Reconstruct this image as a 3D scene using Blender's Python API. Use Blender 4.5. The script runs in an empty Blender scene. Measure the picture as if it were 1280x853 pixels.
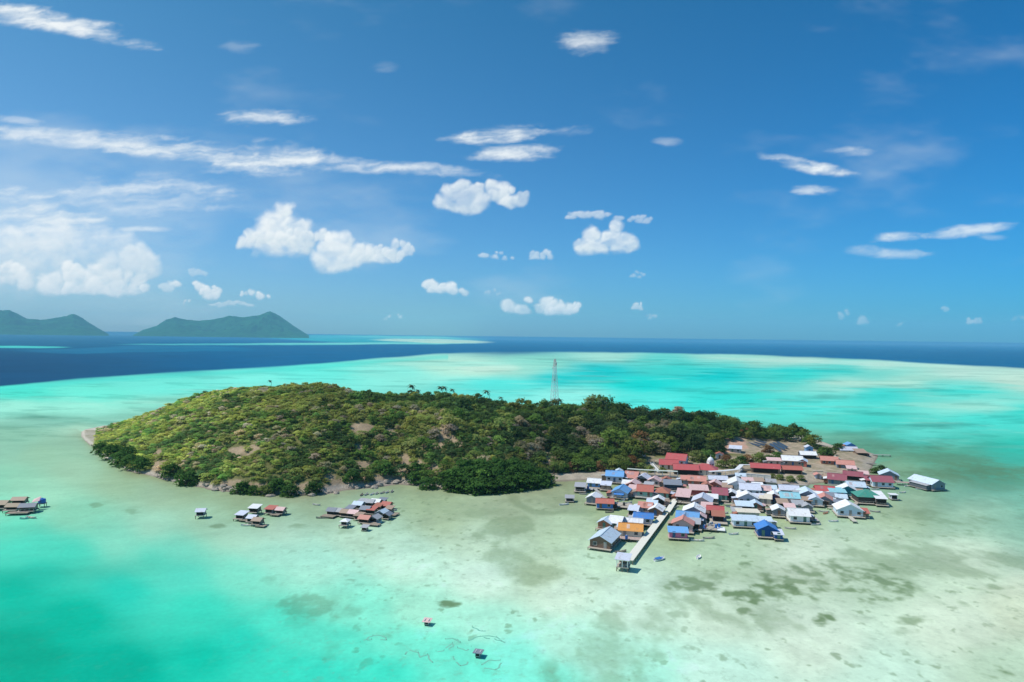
import bpy, math, random
import numpy as np
from mathutils import Vector, Matrix

# ------------------------------------------------------------------ camera, sky, sun
S = bpy.context.scene
COL = S.collection
R = math.radians
CAM_H, FPX = 65.0, 853.0
PITCH, ROLL = R(0.40), R(0.70)
_f = np.array([0, math.cos(PITCH), -math.sin(PITCH)])
_r0 = np.array([1.0, 0, 0]); _u0 = np.array([0, math.sin(PITCH), math.cos(PITCH)])
_r = math.cos(ROLL) * _r0 + math.sin(ROLL) * _u0
_u = -math.sin(ROLL) * _r0 + math.cos(ROLL) * _u0
cam = bpy.data.objects.new('camera', bpy.data.cameras.new('camera'))
COL.objects.link(cam)
cam.data.sensor_width = 36.0
cam.data.lens = 36.0 * FPX / 1280.0
cam.data.clip_start, cam.data.clip_end = 0.5, 300000
cam.matrix_world = Matrix(((_r[0], _u[0], -_f[0], 0), (_r[1], _u[1], -_f[1], 0), (_r[2], _u[2], -_f[2], CAM_H), (0, 0, 0, 1)))
S.camera = cam

SUN_EL, SUN_AZ = R(57), R(-88)          # azimuth clockwise from +Y: the sun stands to the left
sun = bpy.data.objects.new('sun', bpy.data.lights.new('sun', 'SUN'))
COL.objects.link(sun)
sun.data.energy, sun.data.angle, sun.data.color = 3.9, R(0.53), (1.0, 0.965, 0.91)
sd = Vector((math.sin(SUN_AZ) * math.cos(SUN_EL), math.cos(SUN_AZ) * math.cos(SUN_EL), math.sin(SUN_EL)))
sun.rotation_euler = sd.to_track_quat('Z', 'Y').to_euler()

S.view_settings.view_transform = 'Standard'
S.view_settings.look = 'None'
S.view_settings.exposure = 0.0
S.view_settings.gamma = 1.0
S.view_settings.use_curve_mapping = False
S.cycles.max_bounces = 5
S.cycles.diffuse_bounces = 2
S.cycles.glossy_bounces = 2
S.cycles.transmission_bounces = 2
S.cycles.transparent_max_bounces = 6
S.cycles.volume_bounces = 1

def pxdir(px, py):
    return _f + (px - 640) / FPX * _r - (py - 426.5) / FPX * _u
def azel(px, py):
    d = pxdir(px, py); d = d / np.linalg.norm(d)
    return math.atan2(d[0], d[1]), math.asin(d[2])

# clouds: (x, y, half width, half height, tilt, opacity), wisps then heaped clouds
WISP = [(75, 28, 95, 13, -13, .95), (25, 22, 50, 13, -8, .8), (733, 53, 36, 17, 5, .75), (310, 147, 70, 10, 1, .75), (120, 176, 150, 12, -4, .8),
        (250, 190, 110, 15, -5, .8), (330, 199, 70, 22, 3, .85), (440, 206, 140, 10, -3, .75), (630, 168, 72, 11, 5, 1), (645, 192, 54, 11, 3, 1),
        (1008, 207, 56, 8, -11, .95), (1058, 191, 28, 7, 2, .65), (1022, 238, 30, 6, 2, .75), (170, 243, 110, 26, 0, .62), (268, 240, 26, 15, 0, .55),
        (1118, 297, 32, 6, 5, .8), (1215, 288, 48, 7, 8, .7), (1110, 316, 52, 8, -3, .55), (175, 286, 38, 4, 0, .55), (835, 178, 16, 6, 0, .3),
        (300, 60, 22, 8, 0, .16), (480, 84, 18, 6, 0, .14), (700, 165, 40, 8, 0, .25), (20, 150, 30, 5, -5, .4), (60, 265, 85, 20, -17, .8),
        (40, 285, 70, 28, 0, .55), (1240, 297, 20, 4, 0, .3)]
HEAP = [(352, 288, 30, 54, 0, 1), (334, 296, 40, 22, 0, 1), (384, 293, 32, 16, 0, .9), (430, 316, 36, 38, 4, .95), (470, 318, 36, 22, 0, .85), (497, 312, 22, 18, 0, .7), (598, 246, 50, 32, 0, .85), (632, 246, 26, 20, 0, .8),
        (757, 298, 40, 32, 0, 1.1), (742, 271, 38, 10, 0, .6), (797, 273, 19, 9, 0, .5), (555, 361, 36, 15, 0, .9), (672, 382, 48, 20, -4, .95), (710, 384, 24, 14, 0, .95),
        (625, 319, 26, 9, 0, .55), (678, 319, 21, 12, 0, .6), (797, 381, 11, 9, 0, .75), (812, 396, 11, 7, 0, .4), (790, 346, 14, 7, 0, .4),
        (236, 362, 34, 17, -6, .95), (262, 363, 16, 10, 0, .9), (320, 369, 22, 10, 0, .9), (290, 381, 38, 6, 0, .6), (232, 379, 8, 6, 0, .7), (250, 341, 8, 10, 0, .4),
        (490, 395, 18, 7, 0, .6), (85, 318, 100, 52, 0, .6), (10, 330, 60, 60, 0, .55), (100, 350, 56, 34, 0, 1.1), (150, 352, 38, 30, 0, 1), (160, 330, 34, 40, 0, .6), (4, 346, 34, 30, 0, 1),
        (1068, 395, 18, 14, 0, .4), (1178, 388, 14, 6, 0, .35), (1222, 401, 14, 9, 0, .5), (1128, 405, 12, 5, 0, .3), (1275, 397, 16, 7, 0, .25),
        (615, 365, 14, 6, 0, .25)]
W = bpy.data.worlds.new('World'); S.world = W; W.use_nodes = True
nt = W.node_tree; nt.nodes.clear()
def N(tree, t, **kw):
    n = tree.nodes.new(t)
    for k, v in kw.items(): setattr(n, k, v)
    return n
def math_(tree, op, a, b=None, c=None, clamp=False):
    n = N(tree, 'ShaderNodeMath', operation=op, use_clamp=clamp)
    for i, v in enumerate((a, b, c)):
        if v is None: continue
        if isinstance(v, (int, float)): n.inputs[i].default_value = v
        else: tree.links.new(v, n.inputs[i])
    return n.outputs[0]
tc = N(nt, 'ShaderNodeTexCoord')
sx = N(nt, 'ShaderNodeSeparateXYZ'); nt.links.new(tc.outputs['Generated'], sx.inputs[0])
sky = N(nt, 'ShaderNodeTexSky', sky_type='NISHITA')
sky.sun_disc = False; sky.sun_elevation = SUN_EL; sky.sun_rotation = SUN_AZ
sky.altitude = 60; sky.air_density = 1.0; sky.dust_density = 0.6; sky.ozone_density = 2.0
def cmix(f, a, b, blend='MIX'):
    n = N(nt, 'ShaderNodeMix', data_type='RGBA', blend_type=blend); n.clamp_factor = True
    for k, v in ((0, f), (6, a), (7, b)):
        if isinstance(v, (int, float)): n.inputs[k].default_value = v
        elif isinstance(v, tuple): n.inputs[k].default_value = (*v, 1)
        else: nt.links.new(v, n.inputs[k])
    return n.outputs[2]
# clear tropical air: deeper blue away from the sun and overhead
side = cmix(math_(nt, 'MULTIPLY_ADD', sx.outputs[0], .82, .5, clamp=True), (.50, .91, .94), (.09, .70, .99))
up = cmix(math_(nt, 'MULTIPLY', sx.outputs[2], 2.3, clamp=True), (1.30, .99, 1.33), (.74, .98, 1.10))
skyc = cmix(1.0, cmix(1.0, sky.outputs[0], side, 'MULTIPLY'), up, 'MULTIPLY')
bg = N(nt, 'ShaderNodeBackground'); bg.inputs[1].default_value = 0.10; nt.links.new(skyc, bg.inputs[0])
wo = N(nt, 'ShaderNodeOutputWorld'); nt.links.new(bg.outputs[0], wo.inputs[0])
W.cycles.sampling_method = 'MANUAL'; W.cycles.sample_map_resolution = 512

# ------------------------------------------------------------------ helpers
rng = np.random.default_rng(7)
random.seed(11)
def s2l(h):
    h = h.lstrip('#'); c = np.array([int(h[i:i + 2], 16) / 255 for i in (0, 2, 4)])
    return np.where(c <= .04045, c / 12.92, ((c + .055) / 1.055) ** 2.4)
def unproj(px, py, z=0.0):
    d = pxdir(px, py); t = (z - CAM_H) / d[2]
    return np.array([d[0] * t, d[1] * t, z])
def proj(x, y, z):
    v = np.stack([x, y, z - CAM_H], -1)
    q = v @ _f
    return 640 + FPX * (v @ _r) / q, 426.5 - FPX * (v @ _u) / q
def _hash(i, j, s):
    h = (i.astype(np.int64) * 374761393 + j.astype(np.int64) * 668265263 + s * 974634777) & 0x7fffffff
    h = ((h ^ (h >> 13)) * 1274126177) & 0x7fffffff
    return ((h ^ (h >> 16)) & 0xffff) / 65535.0
def vnoise(x, y, s=0):
    i, j = np.floor(x), np.floor(y); fx, fy = x - i, y - j
    fx = fx * fx * (3 - 2 * fx); fy = fy * fy * (3 - 2 * fy)
    a, b, c, d = _hash(i, j, s), _hash(i + 1, j, s), _hash(i, j + 1, s), _hash(i + 1, j + 1, s)
    return (a * (1 - fx) + b * fx) * (1 - fy) + (c * (1 - fx) + d * fx) * fy
def fbm(x, y, s=0, o=5):
    v, a, t = 0, .5, 0
    for k in range(o):
        v = v + a * vnoise(x * 2 ** k + 17.3 * k, y * 2 ** k + 5.1 * k, s + k); t += a; a *= .55
    return v / t
def sstep(a, b, x):
    t = np.clip((x - a) / (b - a), 0, 1); return t * t * (3 - 2 * t)

def tag(o, label=None, cat=None, group=None, kind=None):
    for k, v in (('label', label), ('category', cat), ('group', group), ('kind', kind)):
        if v: o[k] = v
    return o
def link(name, me, mat=None, parent=None, loc=None):
    o = bpy.data.objects.new(name, me); COL.objects.link(o)
    if mat is not None and not me.materials: me.materials.append(mat)
    if parent is not None: o.parent = parent
    if loc is not None: o.location = loc
    return o
def empty(name, loc, rz, label, cat, group=None):
    o = bpy.data.objects.new(name, None); COL.objects.link(o)
    o.empty_display_size = 1.0
    o.location = loc; o.rotation_euler = (0, 0, rz)
    return tag(o, label, cat, group)
def np_mesh(name, v, quads, col=None, colname='Col', smooth=False, alpha=None):
    me = bpy.data.meshes.new(name)
    v = np.ascontiguousarray(v, np.float32); q = np.ascontiguousarray(quads, np.int32); k = q.shape[1]
    me.vertices.add(len(v)); me.vertices.foreach_set('co', v.ravel())
    me.loops.add(q.size); me.loops.foreach_set('vertex_index', q.ravel())
    me.polygons.add(len(q)); me.polygons.foreach_set('loop_start', np.arange(0, q.size, k, dtype=np.int32))
    me.polygons.foreach_set('loop_total', np.full(len(q), k, np.int32))
    if smooth: me.polygons.foreach_set('use_smooth', np.ones(len(q), bool))
    if col is not None:
        a = me.color_attributes.new(colname, 'FLOAT_COLOR', 'POINT')
        c = np.ones((len(v), 4), np.float32); c[:, :3] = col
        if alpha is not None: c[:, 3] = alpha
        a.data.foreach_set('color', c.ravel())
    me.update(calc_edges=True); me.validate()
    return me
def grid_quads(nr, nc):
    i = np.arange(nr - 1)[:, None] * nc + np.arange(nc - 1)[None]
    return np.stack([i, i + 1, i + nc + 1, i + nc], -1).reshape(-1, 4)

class MB:
    def __init__(s): s.v, s.f = [], []
    def add(s, vs, fs):
        b = len(s.v); s.v += [tuple(p) for p in vs]; s.f += [tuple(i + b for i in f) for f in fs]; return s
    def box(s, c, d, rz=0):
        x, y, z = d[0] / 2, d[1] / 2, d[2] / 2; cs, sn = math.cos(rz), math.sin(rz)
        vs = [(c[0] + cs * a - sn * b, c[1] + sn * a + cs * b, c[2] + e) for e in (-z, z) for a, b in ((-x, -y), (x, -y), (x, y), (-x, y))]
        return s.add(vs, [(3, 2, 1, 0), (4, 5, 6, 7), (0, 1, 5, 4), (1, 2, 6, 5), (2, 3, 7, 6), (3, 0, 4, 7)])
    def bar(s, p, q, r, n=5, r2=None):
        p, q = Vector(p), Vector(q); d = (q - p).normalized()
        a = d.orthogonal().normalized(); b = d.cross(a); r2 = r if r2 is None else r2
        vs = [p + (a * math.cos(t) + b * math.sin(t)) * r for t in [k * 2 * math.pi / n for k in range(n)]]
        vs += [q + (a * math.cos(t) + b * math.sin(t)) * r2 for t in [k * 2 * math.pi / n for k in range(n)]]
        return s.add(vs, [(k, (k + 1) % n, n + (k + 1) % n, n + k) for k in range(n)] + [tuple(range(n))[::-1], tuple(range(n, 2 * n))])
    def slab(s, quad, t):            # a sloping sheet of thickness t: the upper face is given counter-clockwise
        a = [Vector(p) for p in quad]; nrm = (a[1] - a[0]).cross(a[-1] - a[0]).normalized(); n = len(a)
        vs = a + [p - nrm * t for p in a]
        return s.add(vs, [tuple(range(n)), tuple(range(n, 2 * n))[::-1]] + [(k, n + k, n + (k + 1) % n, (k + 1) % n) for k in range(n)])
    def mesh(s, name):
        me = bpy.data.meshes.new(name); me.from_pydata(s.v, [], s.f); me.update(); return me
    def build(s, name, mat, parent=None, loc=None): return link(name, s.mesh(name), mat, parent, loc)

# ------------------------------------------------------------------ materials
def new_mat(name):
    m = bpy.data.materials.new(name); m.use_nodes = True
    t = m.node_tree; return m, t, t.nodes['Principled BSDF']
_mats = {}
def paint(col, rough=.7, var=.22, scale=1.2, kind='paint', spec=.3):
    """matte paint or sheet with weather stains of its own; kind 'sheet' adds corrugation"""
    key = (tuple(np.round(col, 3)), rough, var, scale, kind)
    if key in _mats: return _mats[key]
    m, t, b = new_mat(kind)
    co = N(t, 'ShaderNodeTexCoord')
    n = N(t, 'ShaderNodeTexNoise'); t.links.new(co.outputs['Object'], n.inputs['Vector'])
    n.inputs['Scale'].default_value = scale; n.inputs['Detail'].default_value = 6; n.inputs['Roughness'].default_value = .65
    oi = N(t, 'ShaderNodeObjectInfo')
    f = math_(t, 'MULTIPLY_ADD', n.outputs['Fac'], 2 * var, 1 - var)
    f = math_(t, 'MULTIPLY_ADD', oi.outputs['Random'], .12, f)
    if kind == 'sheet':
        w = N(t, 'ShaderNodeTexWave', wave_type='BANDS', bands_direction='DIAGONAL'); t.links.new(co.outputs['Object'], w.inputs['Vector'])
        w.inputs['Scale'].default_value = 1.3; w.inputs['Distortion'].default_value = .6
        f = math_(t, 'MULTIPLY', f, math_(t, 'MULTIPLY_ADD', w.outputs['Fac'], .14, .9))
        n2 = N(t, 'ShaderNodeTexNoise'); t.links.new(co.outputs['Object'], n2.inputs['Vector'])
        n2.inputs['Scale'].default_value = .8; n2.inputs['Detail'].default_value = 8; n2.inputs['Roughness'].default_value = .7
        rr = N(t, 'ShaderNodeMapRange'); t.links.new(n2.outputs['Fac'], rr.inputs[0])
        rr.inputs[1].default_value = .52; rr.inputs[2].default_value = .72; rr.inputs[3].default_value = 0; rr.inputs[4].default_value = .62
    mx = N(t, 'ShaderNodeMix', data_type='RGBA', blend_type='MULTIPLY'); mx.inputs[0].default_value = 1
    cb = N(t, 'ShaderNodeCombineColor')
    for k in range(3): t.links.new(f, cb.inputs[k])
    mx.inputs[6].default_value = (*col, 1); t.links.new(cb.outputs[0], mx.inputs[7])
    out = mx.outputs[2]
    if kind == 'sheet':
        m2 = N(t, 'ShaderNodeMix', data_type='RGBA'); t.links.new(rr.outputs[0], m2.inputs[0]); t.links.new(out, m2.inputs[6])
        m2.inputs[7].default_value = (.30, .20, .14, 1); out = m2.outputs[2]
    t.links.new(out, b.inputs['Base Color'])
    b.inputs['Roughness'].default_value = rough; b.inputs['Specular IOR Level'].default_value = spec
    _mats[key] = m; return m

# ------------------------------------------------------------------ the sea: one sheet, its colours come from depth, sand and reef
K_LIT = 1.22
CTRL = """1000 463 48d6ce;1100 467 78dcd0;900 456 58d8d0;820 452 60d8d0;1060 463 40d4cc;1150 474 a8e0d0;1180 482 70dcd2;950 450 a8dfd0;1010 540 72b8a0;1060 558 6cae96;1110 572 72ae94;1170 575 5ea48e;1230 590 5aa48e;1275 600 58a892;1160 600 78b096;1100 600 8cb698;1200 615 7ab49c;1250 640 90c0a6;1180 552 48c8b8;1060 530 58d8cc;960 530 60d0c0;1270 575 48b8a8;1130 548 58ccbc;1000 530 64d4c6;0 640 86d8bc;60 690 52d6be;150 680 88dec6;220 690 7cdec8;160 740 2cccb8;230 720 58d8c4;60 720 2cc8b2;330 690 a4e2cc;420 740 90e8d0;300 800 30d4be;420 800 5ee4cc;400 840 40dcc6;520 760 a8ecd4;560 820 70ecd4;640 820 84eeda;340 660 b4dcc4;260 650 a8d4ba;140 560 98bfa4;90 550 94c2aa;0 560 94ccb4;0 600 8cd4b8;640 423 2a6ea4;1000 432 0f4f86;1280 440 125088;300 424 2a70a6;100 425 2e79a8;200 450 1a5f9c;60 462 14588f;330 445 1a5f9c;640 434 15568f;
660 452 8fe0d0;760 446 a8e0d2;1000 452 b8e4d6;1100 458 b6e6d8;1200 468 bee4d6;1275 474 c4e4d4;900 447 a8e2d4;840 458 38d4cc;900 468 08d0d0;800 480 18dcd6;750 462 10cccf;1000 468 30d8d0;1060 478 a4e2d4;1140 479 a8e2d2;
1200 490 50e0d4;1100 492 40dcd4;1275 512 40d8cc;1215 505 98e6d8;1230 522 50dcd0;1270 560 38c8b8;1150 545 6de8dc;1000 510 5be6dc;1080 525 48d8cc;900 500 40e4dc;800 498 58e8e0;720 495 90f0e6;690 470 22d0d0;620 478 5ce8e0;600 460 c8ecd8;640 458 a0e4d4;
560 458 b8ecd8;500 465 8eeee0;400 465 6eeee0;300 473 80f0e2;200 480 78f0e0;100 490 70ecd8;30 492 50e4d0;20 510 a0f0dc;100 510 9cecd8;200 505 90e0cc;60 525 80c8b4;140 522 8cd0bc;100 536 b0e0c8;30 545 90c8b0;
1100 560 6aa890;1180 562 58a890;1060 545 70b09a;1240 592 58a48e;1275 625 78b8a0;1210 645 a0c8ac;1150 625 94b496;1130 590 8ab89a;1030 530 60d4c4;960 520 58e0d4;
60 570 98c8ac;100 590 a0ccb0;150 602 9cc0a0;210 622 a0c4a8;20 600 98d4b8;60 622 a0dcc0;20 660 68dcc0;100 650 90dcc0;200 660 a8e0c8;300 670 b0e0c8;330 640 a0cca8;240 616 98b898;300 628 94b494;400 630 98b898;450 670 b4dcc0;560 645 a8c4a0;540 622 94b08c;640 640 a0b898;
700 620 94a888;700 660 b0ceac;600 675 b8d8bc;740 700 b8dcc0;680 715 b4cfae;780 640 9cb48c;860 660 a0b890;900 690 b0d0b0;1000 690 c4dcc4;1100 680 b8d4b8;1200 690 c0dac0;980 640 a4bc96;1120 645 a0bc9a;
800 760 c8ead8;900 765 c8e4d0;1000 800 cce6d4;1200 780 cce4d0;1270 760 c8dcc4;700 742 ccecd8;600 722 c8ecd8;500 700 bce8d0;400 710 a8e8d0;300 715 80e4cc;200 705 58d8c0;100 695 48d4bc;30 692 50d8c0;30 740 18bca4;100 770 10b8a0;30 820 00a890;150 840 08b09a;
250 820 20c8b0;350 840 40dcc4;250 760 40d8c0;350 780 58e4cc;450 760 88ecd4;500 800 78ecd4;480 840 48e4cc;600 840 70ecd4;600 780 a8ecd6;700 800 b4f0dc;680 850 80eed8;800 850 a8f0dc;760 820 b4f0de;900 840 c0ecdc;1100 850 c4ead8;1260 845 b8d8c0;
-200 460 125088;-200 500 70ecd8;-200 560 98d4b8;-200 640 60d4bc;-200 720 20bca4;-200 840 00a08c;1480 470 d8e8d0;1480 520 40d8cc;1480 580 48b8a4;1480 660 a0c8ac;1480 760 c8dcc4;1480 850 b8d8c0;200 900 10b8a0;700 900 90ecd8;1200 900 c0e0cc"""
cp = [e.split() for e in CTRL.replace('\n', '').split(';')]
CX = np.array([float(a) for a, b, c in cp]); CY = np.array([float(b) for a, b, c in cp]); CC = np.array([s2l(c) for a, b, c in cp])
REEF = [(390, 760, 36, 15, .6), (485, 788, 28, 13, .6), (557, 754, 17, 5, 1), (975, 740, 62, 17, .95), (1015, 726, 95, 26, .8), (1085, 738, 52, 22, .85), (945, 722, 36, 13, .7), (865, 730, 36, 10, .8), (1032, 774, 18, 9, .95),
        (937, 764, 13, 5, .85), (662, 716, 52, 11, .42), (630, 700, 34, 12, .4), (1000, 708, 38, 7, .5), (960, 754, 26, 6, .6), (1142, 775, 22, 6, .7), (1252, 842, 32, 10, .9), (845, 768, 14, 5, .5), (1190, 655, 64, 13, .5), (1150, 645, 52, 9, .5),
        (1240, 735, 24, 5, .6), (1130, 790, 18, 5, .5), (1215, 812, 14, 6, .5), (930, 708, 10, 5, .8), (375, 658, 18, 4, .5), (272, 658, 11, 2.5, .6), (165, 640, 12, 3, .4), (120, 632, 8, 3, .5), (590, 640, 60, 8, .35), (500, 662, 30, 8, .4),
        (520, 688, 26, 8, .3), (430, 664, 26, 6, .4), (720, 640, 36, 8, .35), (690, 690, 30, 8, .35), (890, 720, 26, 9, .5), (1080, 700, 40, 6, .4), (1180, 668, 46, 6, .45), (340, 726, 14, 7, .3), (800, 740, 30, 6, .3), (470, 420 + 268, 10, 3, .3), (852, 748, 24, 5, .5),
        (1240, 560, 60, 12, .2), (1100, 556, 110, 11, .6), (1200, 590, 100, 13, .6), (1150, 572, 90, 8, .5), (1120, 556, 70, 7, .45), (1190, 574, 60, 7, .5), (1240, 604, 60, 12, .35), (1150, 588, 30, 6, .3), (1075, 548, 30, 4, .4),
        (1045, 497, 70, 4.5, .9), (1185, 532, 70, 5.5, .85), (1110, 518, 60, 3, .6), (1000, 516, 30, 3, .5), (890, 492, 26, 2, .5), (930, 506, 30, 2, .4), (960, 490, 60, 2.5, .3), (850, 456, 60, 2, .6), (790, 452, 70, 2, .5), (60, 523, 70, 4, .5), (150, 518, 60, 3, .4), (180, 510, 40, 2.5, .3), (20, 533, 40, 3, .3),
        (1100, 540, 40, 2.5, .5), (740, 496, 20, 1.5, .5), (800, 500, 16, 1.2, .5), (520, 452, 60, 1.5, .35), (700, 449, 60, 1.5, .4)]
TRAIL = [(640, 620), (650, 632), (668, 640), (690, 642), (706, 640)]
def gauss_colour(px, py):
    """smooth blend of the charted depths and bottoms"""
    out = np.zeros((px.size, 3)); sy = 1 + 1.9 * sstep(640, 480, py)
    for a in range(0, px.size, 60000):
        b = slice(a, a + 60000)
        dx = (px[b, None] - CX[None]); dy = (py[b, None] - CY[None]) * (1.6 * sy[b, None])
        w = 1.0 / (dx * dx + dy * dy + 900.0) ** 2.2
        out[b] = (w @ CC) / w.sum(1, keepdims=True)
    return out
def edge_lagoon(px):   # the drop-off of the reef flat
    return np.interp(px, [-600, -200, 0, 100, 200, 300, 400, 470, 540, 640, 760, 900, 1000, 1100, 1200, 1280, 1500, 2000], [510, 494, 484, 474, 468, 462, 455, 449, 444, 441, 441.5, 444, 447, 451, 457, 462, 478, 520])
us = np.concatenate([np.linspace(-2.2, -.85, 160)[:-1], np.linspace(-.85, .85, 1040), np.linspace(.85, 2.2, 160)[1:]])
hor = np.concatenate([np.linspace(900, 440, 250), np.linspace(440, 150, 300)[1:], np.linspace(150, 0.35, 300)[1:]])   # rows closer together nearby
Yr = CAM_H * FPX / hor
UX, YY = np.meshgrid(us, Yr)
XX = UX * YY
gx, gy = XX.ravel(), YY.ravel()
ppx, ppy = proj(gx, gy, np.zeros_like(gx))
nz1 = fbm(gx / 22, gy / 40, 3, 5); nz2 = fbm(gx / 6, gy / 10, 9, 4); nz3 = fbm(gx / 90, gy / 120, 21, 5)
lg = np.clip(gy / 400, .45, 40)
nzf = fbm(gx / (70 * lg), gy / (110 * lg ** 1.4), 33, 5)          # broad shapes, larger with distance
wx = (nzf - .5) * 40; wy = (nzf - .5) * np.clip((ppy - 418) * .16, 1.0, 18) * 1.2
colr = gauss_colour(ppx + wx, ppy + wy)
# sharp edge of the drop-off, deep blue beyond it
hz = 420.5 + (ppx - 640) * math.tan(ROLL)
ed = edge_lagoon(ppx) + (nzf - .5) * 5
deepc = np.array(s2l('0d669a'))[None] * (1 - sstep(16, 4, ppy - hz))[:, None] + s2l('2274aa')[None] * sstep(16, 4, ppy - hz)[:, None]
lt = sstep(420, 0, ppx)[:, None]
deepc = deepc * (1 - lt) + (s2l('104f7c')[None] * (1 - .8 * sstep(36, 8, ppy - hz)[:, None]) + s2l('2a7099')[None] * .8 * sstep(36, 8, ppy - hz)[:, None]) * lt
dm = sstep(.8, -2.2, ppy - ed)
rim = np.exp(-((ppy - ed - 3.5) / 3.5) ** 2) * (1 - dm)
colr = colr * (1 - .55 * rim[:, None]) + s2l('48dccf')[None] * .55 * rim[:, None] * (ppx < 560)[:, None] + .55 * rim[:, None] * colr * (ppx >= 560)[:, None]
colr = colr * (1 - dm[:, None]) + deepc * dm[:, None]
# far reefs
def streak(cx, cy, rx, ry, hexc, op, tilt=.0):
    global colr
    q = ((ppx - cx) / rx) ** 2 + ((ppy - cy - tilt * (ppx - cx) + (nzf - .5) * ry * 2.0) / ry) ** 2
    m = (sstep(1.15, .45, q) * op)[:, None]
    colr = colr * (1 - m) + s2l(hexc)[None] * m
streak(470, 424.5, 140, 5.0, '2fb6c0', .75, .01); streak(440, 430, 170, 1.5, '7fe0d8', .85, -.006); streak(540, 426.5, 78, 2.6, 'bfe2d0', .95, .022); streak(500, 421.5, 90, 1.4, '62c8c8', .8, .02)
streak(20, 433.5, 70, 1.6, '4fd0cc', .9); streak(170, 437, 160, 4, '2a80ac', .5); streak(300, 431, 160, 1.2, '58c4c8', .7); streak(690, 419.9, 70, 1.0, '8cc4d4', .8, .012)
streak(610, 459, 44, 5.5, 'c6ecdc', .7, -.02); streak(1085, 478.5, 70, 3.2, 'b8ead8', .6); streak(1060, 454, 190, 3, 'c8ecde', .45, .04); streak(960, 463, 120, 2.2, '24ccca', .6, .02); streak(1150, 488, 110, 2.2, '48dcd2', .6, .03); streak(1220, 480, 70, 2.5, '8ce4d6', .5, .03); streak(560, 455, 90, 3.5, 'a8ecdc', .7)
streak(1200, 507, 90, 4, 'a4ead8', .4, .03)
# reef and seagrass, coral heads, trails
reefc = np.array(s2l('71876a')); reefd = np.array(s2l('4f6b55'))
rm = np.zeros_like(gx); nz4 = fbm(gx / 2.4, gy / 3.0, 15, 3)
for (cx, cy, rx, ry, op) in REEF:
    s_ = np.clip(rx / 30, .5, 2)
    q = ((ppx - cx) / rx) ** 2 + ((ppy - cy) / ry) ** 2
    far = np.clip((700 - cy) / 200, 0, 1)
    val = (1 - np.minimum(q, 4)) * (.50 + .45 * min(1, rx / 60)) + (nz1 - .5) * 2.2 * (1 - far * .6) + (nz2 - .5) * 2.6 * (1 - far) + (nz4 - .5) * 1.8 * (1 - far) + (nzf - .5) * far * 3.0
    rm = np.maximum(rm, op * .9 * sstep(-.15, 1.0, val) * sstep(3.4, 1.4, q))
tr = np.full(gx.shape, 1e9)
for a, b in zip(TRAIL[:-1], TRAIL[1:]):
    ax, ay, bx, by = *a, *b; L2 = (bx - ax) ** 2 + 9 * (by - ay) ** 2
    t = np.clip(((ppx - ax) * (bx - ax) + 9 * (ppy - ay) * (by - ay)) / L2, 0, 1)
    tr = np.minimum(tr, np.hypot(ppx - ax - t * (bx - ax), 3 * (ppy - ay - t * (by - ay))))
rm = np.maximum(rm, .4 * sstep(11, 3, tr + (nz2 - .5) * 8))
near = sstep(560, 640, ppy) * (1 - sstep(420, 200, ppx) * sstep(640, 700, ppy)) * (1 - .7 * sstep(500, 200, ppx))
mott = sstep(.60, .74, nz1 + .25 * (nz3 - .5) + .3 * (nz2 - .5)) * .45 * near
spk = sstep(.70, .80, fbm(gx / 2.6, gy / 3.4, 51, 3)) * .5 * near * sstep(.42, .56, nz3)
nearf = sstep(520, 600, ppy)
rm = np.clip(np.maximum(np.maximum(rm, mott), spk), 0, 1) * (1 - nearf * (1 - np.clip(.35 + 1.3 * nz4 + .9 * (nz2 - .5), .25, 1.15)))
rm = np.clip(rm, 0, 1)
mixc = reefc[None] * .7 + colr * .3 * reefc[None] / .4
mixc = mixc * (1 - .5 * nz2[:, None]) + .5 * nz2[:, None] * reefd[None]
tealm = sstep(620, 420, ppx)[:, None] * sstep(640, 700, ppy)[:, None] * .45
mixc = mixc * (1 - tealm) + colr * .55 * tealm
fareef = sstep(580, 540, ppy)[:, None]
mixc = mixc * (1 - fareef) + fareef * (colr * .45 + .3 * s2l('4a8f86')[None])
colr = colr * (1 - rm[:, None]) + mixc * rm[:, None]
lgy = np.log(gy); ux_ = gx / gy
fs = fbm(ux_ * 15 + 9 + lgy * 3, lgy * 26, 77, 5); fsm = sstep(.56, .70, fs) * sstep(600, 520, ppy) * sstep(2, 10, ppy - ed)
colr = colr * (1 - .18 * fsm[:, None] * np.array([1.2, .9, .9])); fs2 = sstep(.58, .72, fbm(ux_ * 9 + lgy * 2, lgy * 20 + 31, 79, 5)) * sstep(600, 520, ppy) * sstep(2, 10, ppy - ed)
colr = colr * (1 - .11 * fs2[:, None]) + .11 * fs2[:, None] * s2l('c8f0e0')[None]
# the brownish silty fringe close under the shore
P_ = [96, 103, 118, 130, 160, 200, 245, 300, 345, 400, 440, 500, 530, 560, 600, 650, 695, 740, 790, 840, 900, 960, 1020, 1060, 1090, 1112, 1130]
SH = [545, 549, 560, 572, 589, 600, 609, 617, 621, 620, 614, 606, 609, 613, 614, 612, 604, 600, 600, 606, 611, 610, 606, 602, 596, 590, 582]
def dist_of(px, py, z=0): return (CAM_H - z) * FPX / (np.asarray(py, float) - (420.5 + (np.asarray(px, float) - 640) * math.tan(ROLL)))
SD = dist_of(P_, SH)
pxg = 640 + FPX * gx / gy; dsh = np.interp(pxg, P_, SD) - gy
fr_ = np.where(dsh > -30, np.exp(-np.clip(dsh, 0, 200) / 16), 0) * sstep(70, 130, pxg) * sstep(1140, 1080, pxg) * (.45 + .9 * (nz1 - .3))
fr_ = np.clip(fr_, 0, .8)[:, None]
colr = colr * (1 - fr_) + s2l('8f9274')[None] * (.8 + .4 * nz2[:, None]) * fr_
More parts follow.
